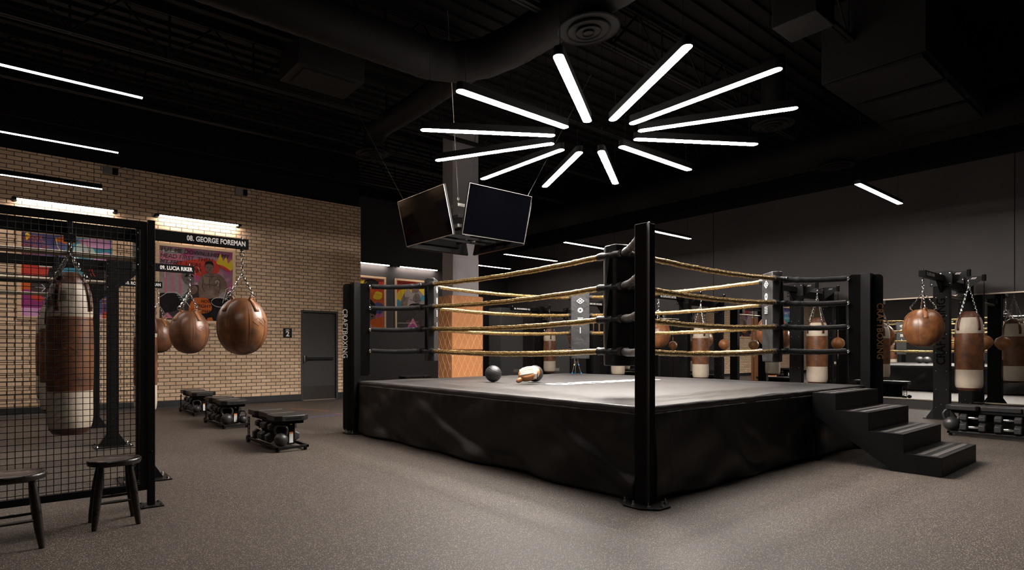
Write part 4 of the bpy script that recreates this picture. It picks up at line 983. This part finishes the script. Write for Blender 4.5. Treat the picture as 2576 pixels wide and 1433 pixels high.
# ================================================================== LEFT BAG RACKS
def bolts(m, pts, n, r=.011, h=.010):
    n = Vector(n)
    for p_ in pts: p_ = Vector(p_); m.cyl(p_, p_ + n * h, r, 8, r * .6)
LY = (5.91, 8.2, 10.4)
LN = ('08. GEORGE FOREMAN', '09. LUCIA RIKER', '10. ROBERTO DURAN')
LW = (.56, .40, .51)
def left_rack(i):
    yy = LY[i]; t = thing('bag_rack', 'black steel bag rack with numbered name arm, %s on the left' % ['nearest one', 'middle one', 'farthest one'][i], 'bag rack', (.91, yy, 0), 0, 'bag racks on the left')
    for xp in (0, -2.7):
        m = MB(); m.box(xp, 0, 1.18, .125, .125, 2.34); p_ = m.obj('post', black, t, bevel=.004)
        m = MB(); m.box(xp, 0, .008, .42, .34, .012)
        m.obj('base_plate', black2, p_, bevel=.002)
        for sg in (-1, 1):
            m = MB(); m.prism([(xp + sg * .063, -.06, .014), (xp + sg * .15, -.06, .014), (xp + sg * .063, -.06, .15)], (0, .012, 0)); m.prism([(xp + sg * .063, .05, .014), (xp + sg * .15, .05, .014), (xp + sg * .063, .05, .15)], (0, .012, 0))
            m.prism([(xp + sg * .063, -.05, .15), (xp + sg * .15, -.05, .014), (xp + sg * .155, -.05, .014), (xp + sg * .068, -.05, .155)], (0, .1, 0))
            m.obj('gusset', black2, p_)
        m = MB(); bolts(m, [(xp + a, b, .015) for a in (-.18, .18) for b in (-.13, .13)], (0, 0, 1), .014, .014); bolts(m, [(xp + a, -.0625, z) for a in (0,) for z in (.35, .6, .9, 1.2, 1.5, 1.8)], (0, -1, 0), .006, .004)
        m.obj('bolts', chrome, p_)
    m = MB(); m.bx(-2.64, -.063, -.04, .04, 2.2, 2.31); m.obj('top_beam', black, t, bevel=.004)
    m = MB(); m.cyl((-2.6, 0, 2.04), (-.063, 0, 2.04), .024, 16); m.obj('pull_up_bar', tan_tube, t)
    MB().box(-.075, 0, 2.12, .012, .2, .36).obj('end_plate', black2, t); MB().box(-2.62, 0, 2.12, .012, .2, .36).obj('end_plate', black2, t)
    m = MB(); bolts(m, [(-.068, -.08, z) for z in (1.98, 2.12, 2.27)], (-.3, -1, 0), .012); bolts(m, [(a, -.063, z) for a in (-.03, .03) for z in (2.0, 2.2, 2.3)], (0, -1, 0), .009, .006); m.obj('plate_bolts', chrome, t)
    m = MB(); m.bx(-.60, -.565, -.14, .05, 1.98, 2.36); m.bx(-.63, -.54, -.18, -.12, 2.12, 2.18); m.obj('bag_hanger', black2, t, bevel=.003)
    m = MB(); m.bx(.063, .96, -.026, .026, 2.235, 2.335); arm = m.obj('name_arm', black, t, bevel=.003)
    MB().prism([(.063, -.012, 2.235), (.34, -.012, 2.235), (.063, -.012, 1.98)], (0, .024, 0)).obj('arm_brace', black, t) if i else None
    text('lettering', LN[i], .069, whitep, arm, (.925 - LW[i] + (.01 if i else 0), -.0275, 2.262), (1, 0, 0), (0, 0, 1), 'LEFT', .03, .001, LW[i])
    m = MB(); m.cyl((.90, 0, 2.335), (.90, 0, 2.365), .01, 8); m.cyl((.90, 0, 2.215), (.90, 0, 2.235), .02, 10); m.obj('arm_bolt', chrome, arm)
for i in range(3): left_rack(i)
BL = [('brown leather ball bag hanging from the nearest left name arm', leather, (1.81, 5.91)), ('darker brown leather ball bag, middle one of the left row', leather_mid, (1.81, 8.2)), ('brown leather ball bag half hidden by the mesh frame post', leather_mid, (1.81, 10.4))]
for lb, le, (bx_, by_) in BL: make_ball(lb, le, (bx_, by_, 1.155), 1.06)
make_heavy('cream and brown heavy bag hanging close behind the wire mesh', (.325, 5.75, .49), .168)
make_heavy('cream and brown heavy bag showing at the left edge of the nearest one', (.325, 8.04, .46), .168)
o = make_heavy('slim heavy bag mostly hidden behind the nearest left rack post', (1.28, 8.2, .38), .135, 1.35, 1.8)
make_heavy('cream and brown heavy bag on the farthest left rack', (.325, 10.24, .46), .168)

# ================================================================== RIGHT BAG RACKS
RY = (2.8, 5.12, 7.6, 9.95, 12.45)
RN = ('12. JOE LOUIS', '', '04. LAYLA MCCARTER', '05. ARCHIE MOORE', '06. MUHAMMAD ALI')
RLB = ('nearest one, right of the steps', 'second one, behind the right ring corner', 'third one, seen through the right ropes', 'fourth one, behind the tall front pad', 'farthest one, next to the tall cabinet')
def right_rack(i):
    yy = RY[i]; t = thing('bag_rack', 'tall black steel bag rack by the mirrors, %s' % RLB[i], 'bag rack', (12.9, yy, 0), 0, 'bag racks along the mirror wall')
    for xp, wx, wy in ((0, .14, .22), (1.62, .12, .2)):
        zt = 2.56
        m = MB(); m.box(xp, 0, zt / 2 + .005, wx, wy, zt); p_ = m.obj('post', black, t, bevel=.004)
        m = MB(); m.box(xp, 0, .008, .3, .46, .012) if xp == 0 else m.box(xp - .02, 0, .008, .22, .46, .012); m.obj('base_plate', black2, p_, bevel=.002)
        for sg in (-1, 1):
            m = MB(); a = sg * wy / 2; m.prism([(xp - .06, a, .014), (xp - .06, a + sg * .1, .014), (xp - .06, a, .19)], (.012, 0, 0)); m.prism([(xp + .04, a, .014), (xp + .04, a + sg * .1, .014), (xp + .04, a, .19)], (.012, 0, 0))
            m.obj('gusset', black2, p_)
        m = MB(); xf = xp - wx / 2
        for z in [.2 + .32 * k for k in range(7)]: bolts(m, [(xf, a, z) for a in (-.07, .07)], (-1, 0, 0), .006, .004)
        bolts(m, [(xf, 0, z) for z in (.26, 2.2)], (-1, 0, 0), .006, .004)
        m.obj('bolts', steel, p_)
    if i == 0:
        dk = mat('faint_grey_lettering', (.0018, .0018, .0018), .85, spec=.03)
        text('lettering', 'CRAFTBOXING', .17, dk, t, (-.071, -.055, .95), (0, 0, 1), (0, -1, 0) if False else (0, 1, 0), 'LEFT', .02, .001, 1.15)
    m = MB(); m.bx(.07, 1.56, -.05, .05, 2.30, 2.44); m.obj('top_beam', black, t, bevel=.004)
    m = MB(); m.cyl((.07, 0, 2.17), (1.56, 0, 2.17), .024, 14); m.obj('pull_up_bar', tan_tube, t)
    m = MB(); m.box(-.076, 0, 2.44, .012, .3, .26); m.obj('mount_plate', black2, t, bevel=.003)
    m = MB(); bolts(m, [(-.083, a, z) for a in (-.12, 0, .12) for z in (2.35, 2.53)], (-1, 0, 0), .014, .014); m.obj('plate_bolts', chrome, t)
    for bxp in (.15, 1.25):                                    # gusset arms carrying the bag and the ball
        m = MB(); m.prism([(bxp - .006, -.05, 2.58), (bxp - .006, -.30, 2.56), (bxp - .006, -.30, 2.50), (bxp - .006, -.05, 2.30)], (.012, 0, 0)); 
        m.box(bxp, .0, 2.38, .14, .11, .36); g_ = m.obj('hanger_arm', black2, t, bevel=.002)
        m = MB(); m.cyl((bxp, -.32, 2.47), (bxp, -.32, 2.585), .03, 12); m.obj('hanger_socket', black, g_); m = MB()
        for k in range(4): m.beam((bxp - .008, -.14 - k * .018, 2.515), (bxp - .008, -.165 - k * .018, 2.548), .0015, .004)
        m.obj('emblem', steel, g_)
        m = MB(); m.cyl((bxp, -.32, 2.585), (bxp, -.32, 2.61), .008, 8); m.cyl((bxp, -.32, 2.44), (bxp, -.32, 2.47), .008, 8); bolts(m, [(bxp - .071, a, z) for a in (-.04, .04) for z in (2.24, 2.38, 2.52)], (-1, 0, 0), .012, .01); bolts(m, [(bxp + a, -.056, z) for a in (-.045, .045) for z in (2.24, 2.52)], (0, -1, 0), .012, .01)
        m.obj('hanger_bolts', chrome, g_)
    m = MB(); m.bx(-1.16, -.07, -.045, .045, 2.40, 2.50); arm = m.obj('name_arm', black, t, bevel=.003)
    MB().prism([(-.08, -.012, 2.40), (-.34, -.012, 2.40), (-.08, -.012, 2.2)], (0, .024, 0)).obj('arm_brace', black, t)
    wds = (.42, .12, .64, .62, .66)
    if RN[i]: text('lettering', RN[i], .066, whitep if i else mat('grey_lettering', (.22, .21, .2), .5), arm, (-1.08 if i != 3 else -.80, -.0465, 2.427), (1, 0, 0), (0, 0, 1), 'LEFT', .03, .001, wds[i])
    m = MB(); m.cyl((-1.1, 0, 2.50), (-1.1, 0, 2.54), .01, 8); m.obj('arm_bolt', chrome, arm)
for i in range(5): right_rack(i)
BB = make_ball('rust brown leather ball bag above the ring steps at right', leather, (11.8, RY[0], 1.25), 1.07, True); BB.scale = (1.07,) * 3
BLB = (None, 'orange brown ball bag beside the right corner pad', 'orange brown ball bag just right of the tall front post', 'brown ball bag behind the far corner pad')
lab_ball = BLB
for i in (1, 2, 3): dup(BB, loc=(11.8, RY[i], 1.25), label=BLB[i])
HB = make_heavy('cream and brown heavy bag on the nearest right rack, above the bench', (13.05, RY[0] - .32, .50), .184, 1.35, 1.95)
HLB = (None, 'cream and brown heavy bag seen behind the black rope sleeves', 'cream and brown heavy bag beside the third right rack', 'cream and brown heavy bag low behind the tall front pad', 'small looking heavy bag right of the tall cabinet')
for i in (1, 2, 3, 4): dup(HB, loc=(13.05, RY[i] - .32, .50), label=HLB[i])
DE = make_dend('tan double end ball right of the nearest right heavy bag', (14.15, RY[0] - .32, 1.35))
DLB = (None, 'tan double end ball behind the right ring post', 'tan double end ball seen through the right ropes', 'tan double end ball behind the tall front post', 'tan double end ball left of the far corner pad')
for i in (1, 2, 3, 4): dup(DE, loc=(14.15, RY[i] - .32, 1.35), label=DLB[i])

# ================================================================== BENCHES, DUMBBELLS, KETTLEBELLS
def make_bench(lab, loc, rz=0, grp='weight benches on the left', sticker=True):
    t = thing('weight_bench', lab, 'bench', loc, rz, grp)
    # pads: front flared, middle, rear
    def pad(y0, y1, w, ch, nm, z0=.365, z1=.43):
        h_ = w / 2; pts = [(-h_ + ch[0], y0, z0), (h_ - ch[0], y0, z0), (h_, y0 + ch[0], z0), (h_, y1 - ch[1], z0), (h_ - ch[1], y1, z0), (-h_ + ch[1], y1, z0), (-h_, y1 - ch[1], z0), (-h_, y0 + ch[0], z0)]
        return MB().prism(pts, (0, 0, z1 - z0)).obj(nm, blackrub, t, bevel=.008)
    pad(-.56, -.20, .42, (.07, .03), 'front_pad'); pad(-.195, .22, .33, (.012, .012), 'middle_pad'); pad(.225, .56, .40, (.03, .06), 'rear_pad')
    m = MB()
    for y_ in (-.197, .222): m.bx(-.155, .155, y_ - .006, y_ + .006, .425, .436)
    e_ = m.obj('pad_edge_trim', steel, t)
    m = MB(); m.bx(-.15, .15, -.5, .5, .325, .362); m.obj('top_frame', black, t, bevel=.004)
    m = MB()
    for sx in (-.19, .19): m.bx(sx - .015, sx + .015, -.53, .5, .035, .065)
    for y_ in (-.515, .485): m.bx(-.205, .205, y_ - .015, y_ + .015, .035, .065)
    for sx in (-.17, .17): m.cyl((sx, -.5, .002), (sx, -.5, .035), .022, 10)
    m.obj('base_frame', black2, t, bevel=.003)
    m = MB(); m.bx(-.03, .08, -.40, -.34, .065, .325); m.bx(-.045, .045, .36, .42, .065, .325); m.bx(-.012, .012, -.34, .36, .065, .325); m.obj('upright', black, t, bevel=.003)
    m = MB()
    for sx in (-1, 1):
        for z in (.09, .225):
            for y_ in (-.14, -.05, .13, .22): m.beam((sx * .012, y_, z + .02), (sx * .15, y_, z - .012), .012, .012)
    m.obj('dumbbell_cradle', black2, t)
    m = MB()
    for sx in (-1, 1): m.cyl((sx * .19 - .02, .52, .045), (sx * .19 + .02, .52, .045), .043, 18)
    m.obj('wheel', blackrub, t)
    m = MB()
    for y_ in (.50, .56): m.cyl((-.18, y_, .07), (-.18, y_, .33), .006, 6)
    for z in (.12, .17, .22, .27, .32): m.cyl((-.18, .50, z), (-.18, .56, z), .006, 6)
    m.obj('band_ladder', black2, t)
    if sticker:
        s_ = MB().bx(.008, .055, -.4035, -.401, .085, .215).obj('label_sticker', white_l, t); s_['label'] = 'white label sticker'
        MB().bx(.008, .055, -.4045, -.4036, .195, .215).obj('sticker_header', orange, s_)
        MB().bx(.02, .044, -.4035, -.401, .300, .317).obj('yellow_tag', yellow_p, t)
    text('lettering', 'THROWDOWN', .032, black2, t, (-.10, -.561, .383), (1, 0, 0), (0, 0, 1), 'LEFT', .02, .001, .2)
    return t
def make_dumbbell(lab, loc, rz, s=1.0, grp='hex dumbbells on the benches'):
    t = thing('hex_dumbbell', lab, 'dumbbell', loc, rz, grp)
    for sg in (-1, 1):
        m = MB(); prof = [(.030, .055), (.046, .064), (.046, .125), (.036, .136), (.02, .137)]
        ring_ = []
        vs = []; K = 6
        for r, y_ in prof:
            for k in range(K): a = k * PI / 3 + PI / 6; vs.append((r * s * math.cos(a), sg * y_, r * s * math.sin(a)))
        fs = [(j * K + k, j * K + (k + 1) % K, (j + 1) * K + (k + 1) % K, (j + 1) * K + k) for j in range(len(prof) - 1) for k in range(K)] + [tuple(range(K)), tuple((len(prof) - 1) * K + k for k in range(K))]
        m.add(vs, fs); m.obj('hex_head', hexm, t, bevel=.003)
    m = MB(); m.tube([(0, -.06, 0), (0, -.04, 0), (0, -.015, 0), (0, .015, 0), (0, .04, 0), (0, .06, 0)], [.013, .014, .017, .017, .014, .013], 12); m.obj('handle', chrome, t)
    return t
def make_kettle(lab, loc, rz, s=1.0, grp='black kettlebells'):
    t = thing('kettlebell', lab, 'kettlebell', loc, rz, grp)
    R_ = .088; prof = [(.045, 0)] + [(R_ * math.sin(PI * k / 20), R_ - .005 - R_ * math.cos(PI * k / 20)) for k in range(4, 20)] + [(.01, 2 * R_ - .006)]
    MB().lathe(prof, 32).obj('bell', ball_m, t)
    MB().tube([(-.055, 0, .135), (-.078, 0, .175), (-.082, 0, .215), (-.062, 0, .25), (-.03, 0, .262), (.03, 0, .262), (.062, 0, .25), (.082, 0, .215), (.078, 0, .175), (.055, 0, .135)], [.02, .0165, .016, .016, .0165, .0165, .016, .016, .0165, .02], 12).obj('handle', ball_m, t, ang=1.2)
    t.scale = (s,) * 3
    return t
BP = [(2.58, 7.02, 'nearest of the three left benches'), (2.64, 9.45, 'middle of the three left benches'), (2.68, 11.5, 'farthest of the three left benches')]
bn = make_bench('black padded dumbbell storage bench, ' + BP[0][2], (BP[0][0], BP[0][1], 0)); benches = [bn]
db = None; kb = None
SIDE = {-1: 'left', 1: 'right'}
for i, (bx_, by_, lb) in enumerate(BP):
    if i: dup(bn, loc=(bx_, by_, 0), label='black padded dumbbell storage bench, ' + lb)
    for sx in (-1, 1):
        for zi, z in enumerate((.135, .265)):
            for yi, yo in enumerate((-.135 + .04, .135 + .04)):
                lab = 'black hex dumbbell, %s side, %s row, %s end of the %s' % (SIDE[sx], ('lower', 'upper')[zi], ('front', 'back')[yi], lb.replace(' of the three left benches', ' left bench'))
                lc = (bx_ + sx * (.158 if zi == 0 else .135), by_ + yo, z); sc = 1.35 if zi == 0 else 1.05
                if db is None: db = make_dumbbell(lab, lc, 0)
                else: dup(db, loc=lc, label=lab, scale=(sc, 1, sc))
    db.scale = (1.35, 1, 1.35)
    spots = [(-.115, -.46)] if i != 1 else [(-.115, -.46), (.125, -.46)]
    for k, (dx, dy) in enumerate(spots):
        lab = 'black kettlebell %s the white label of the %s' % ('left of' if k == 0 else 'right of', lb.replace(' of the three left benches', ' left bench')); lc = (bx_ + dx, by_ + dy, .066)
        s_ = (.92, .98, .82)[i] if k == 0 else .72
        if kb is None: kb = make_kettle(lab, lc, -.7, s_)
        else: dup(kb, loc=lc, rz=-.35 if k == 0 else -.9, label=lab, scale=s_)
RB = ('nearest, right of the steps', 'second, hidden behind the steps', 'third, behind the ring', 'fourth, behind the ring', 'farthest, behind the ring')
for i in range(5):
    by_ = RY[i] - 1.10 if i == 0 else RY[i] - .1; bx_ = 10.72 if i == 0 else 12.2
    dup(bn, loc=(bx_, by_, 0), rz=PI, label='black padded dumbbell bench by the mirrors, ' + RB[i], group='weight benches on the right')
    lc = (bx_ - .1, by_ + .50, .066)
    dup(kb, loc=lc, rz=-1.1, label='black kettlebell on the right side bench, ' + RB[i], scale=1.12)
    if i == 0:
        for zi, z in enumerate((.135, .265)):
            for yi, yo in enumerate((.26, -.09)):
                dup(db, loc=(bx_ - .17, by_ + yo, z), label='chrome handled hex dumbbell on the far right bench, %s row, %s' % (('lower', 'upper')[zi], ('beside the kettlebell', 'cut by the picture edge')[yi]), scale=(1.5, 1, 1.5) if zi == 0 else (1.15, 1, 1.15))
dup(bn, loc=(9.6, 14.4, 0), rz=PI / 2 + .2, label='black bench showing low beyond the far left ring edge', group='weight benches on the right')

# ================================================================== MESH SCREEN AND STOOLS
t = thing('mesh_screen', 'black framed welded wire mesh partition standing at the left', 'partition', (.80, 4.88, 0))
m = MB(); m.bx(-.025, .025, -.025, .025, .01, 2.2); p_ = m.obj('post', black, t, bevel=.003)
MB().box(0, 0, .006, .16, .16, .010).obj('base_plate', black2, p_, bevel=.002)
m = MB(); bolts(m, [(a, b, .011) for a in (-.06, .06) for b in (-.06, .06)], (0, 0, 1), .009, .010); bolts(m, [(0.0, -.025, .42), (0, -.025, 1.85)], (0, -1, 0), .009, .006); m.obj('bolts', black2, p_)
m = MB(); m.bx(-2.6, -2.55, -.025, .025, .01, 2.2); m.obj('post', black, t, bevel=.003); 
MB().box(-2.575, 0, .006, .16, .16, .010).obj('base_plate', black2, t, bevel=.002)
m = MB(); m.bx(-2.54, -.03, -.02, .02, 2.13, 2.185); m.bx(-2.54, -.03, -.02, .02, .13, .18); m.bx(-.075, -.03, -.02, .02, .18, 2.13); m.bx(-2.54, -2.50, -.02, .02, .18, 2.13); m.obj('frame', black, t, bevel=.002)
m = MB(); x = -2.50
while x < -.08: m.cyl((x, 0, .18), (x, 0, 2.13), .0024, 6); x += .0437
z = .20
while z < 2.12: m.cyl((-2.5, -.004, z), (-.075, -.004, z), .0024, 6); z += .0437
m.obj('wire_mesh', black2, t)
def make_stool(lab, loc, rz):
    t = thing('wooden_stool', lab, 'stool', loc, rz, 'black wooden stools')
    n = 40; a_, b_ = .168, .142; zt = .452; m = MB()
    lay = [(.88, zt - .040), (.97, zt - .036), (1.0, zt - .018), (.985, zt - .004), (.95, zt), (.6, zt - .004), (.02, zt - .007)]
    vs = [(a_ * math.cos(2 * PI * k / n) * s_, b_ * math.sin(2 * PI * k / n) * s_, z_) for s_, z_ in lay for k in range(n)]
    fs = [(j * n + k, j * n + (k + 1) % n, (j + 1) * n + (k + 1) % n, (j + 1) * n + k) for j in range(len(lay) - 1) for k in range(n)] + [tuple(range(n))[::-1], tuple((len(lay) - 1) * n + k for k in range(n))]
    m.add(vs, fs); m.obj('seat', wood_blk, t, ang=.9)
    tops = [(-.085, -.062), (.085, -.062), (.085, .062), (-.085, .062)]; feet = [(-.132, -.118), (.132, -.118), (.132, .118), (-.132, .118)]
    for (tx, ty), (fx, fy) in zip(tops, feet):
        T_, F_ = Vector((tx, ty, zt - .028)), Vector((fx, fy, .0)); ks = [0, .12, .35, .6, .85, 1]; rs_ = [.016, .019, .025, .0245, .021, .016]
        MB().tube([T_.lerp(F_, k) for k in ks], rs_, 14).obj('leg', wood_blk, t, ang=1.0)
    def at(i, z): T_, F_ = Vector((*tops[i], zt)), Vector((*feet[i], 0)); return F_.lerp(T_, z / zt)
    for i, j, z_ in ((0, 1, .17), (3, 2, .17), (0, 3, .215), (1, 2, .215)):
        p1, p2 = at(i, z_), at(j, z_); MB().tube([p1, p1.lerp(p2, .5), p2], [.008, .011, .008], 10).obj('stretcher', wood_blk, t)
    return t
s1 = make_stool('black oval seat wooden stool in front of the mesh screen, right one', (.515, 4.535, 0), 0)
dup(s1, loc=(-.04, 4.335, 0), rz=.04, label='black oval seat wooden stool cut off by the left picture edge')
# floor tapes
for nm, mt, a, b, lb in (('floor_tape', tape_r, (4.45, 11.30), (4.88, 10.41), 'short red orange tape line on the floor left of the door'), ('floor_tape', tape_r, (4.79, 9.95), (4.9, 9.62), 'short red orange tape line on the floor beside the left ring post'), ('floor_tape', tape_b, (4.10, 9.62), (5.1, 9.80), 'thin blue tape line on the floor'), ('floor_tape', tape_g, (4.87, 9.66), (5.05, 9.62), 'short green tape mark by the left ring post')):
    a, b = Vector((*a, .001)), Vector((*b, .001)); m = MB(); m.beam(a, b, .022, .0015); tag(m.obj(nm, mt), lb, 'tape', 'coloured floor tapes')
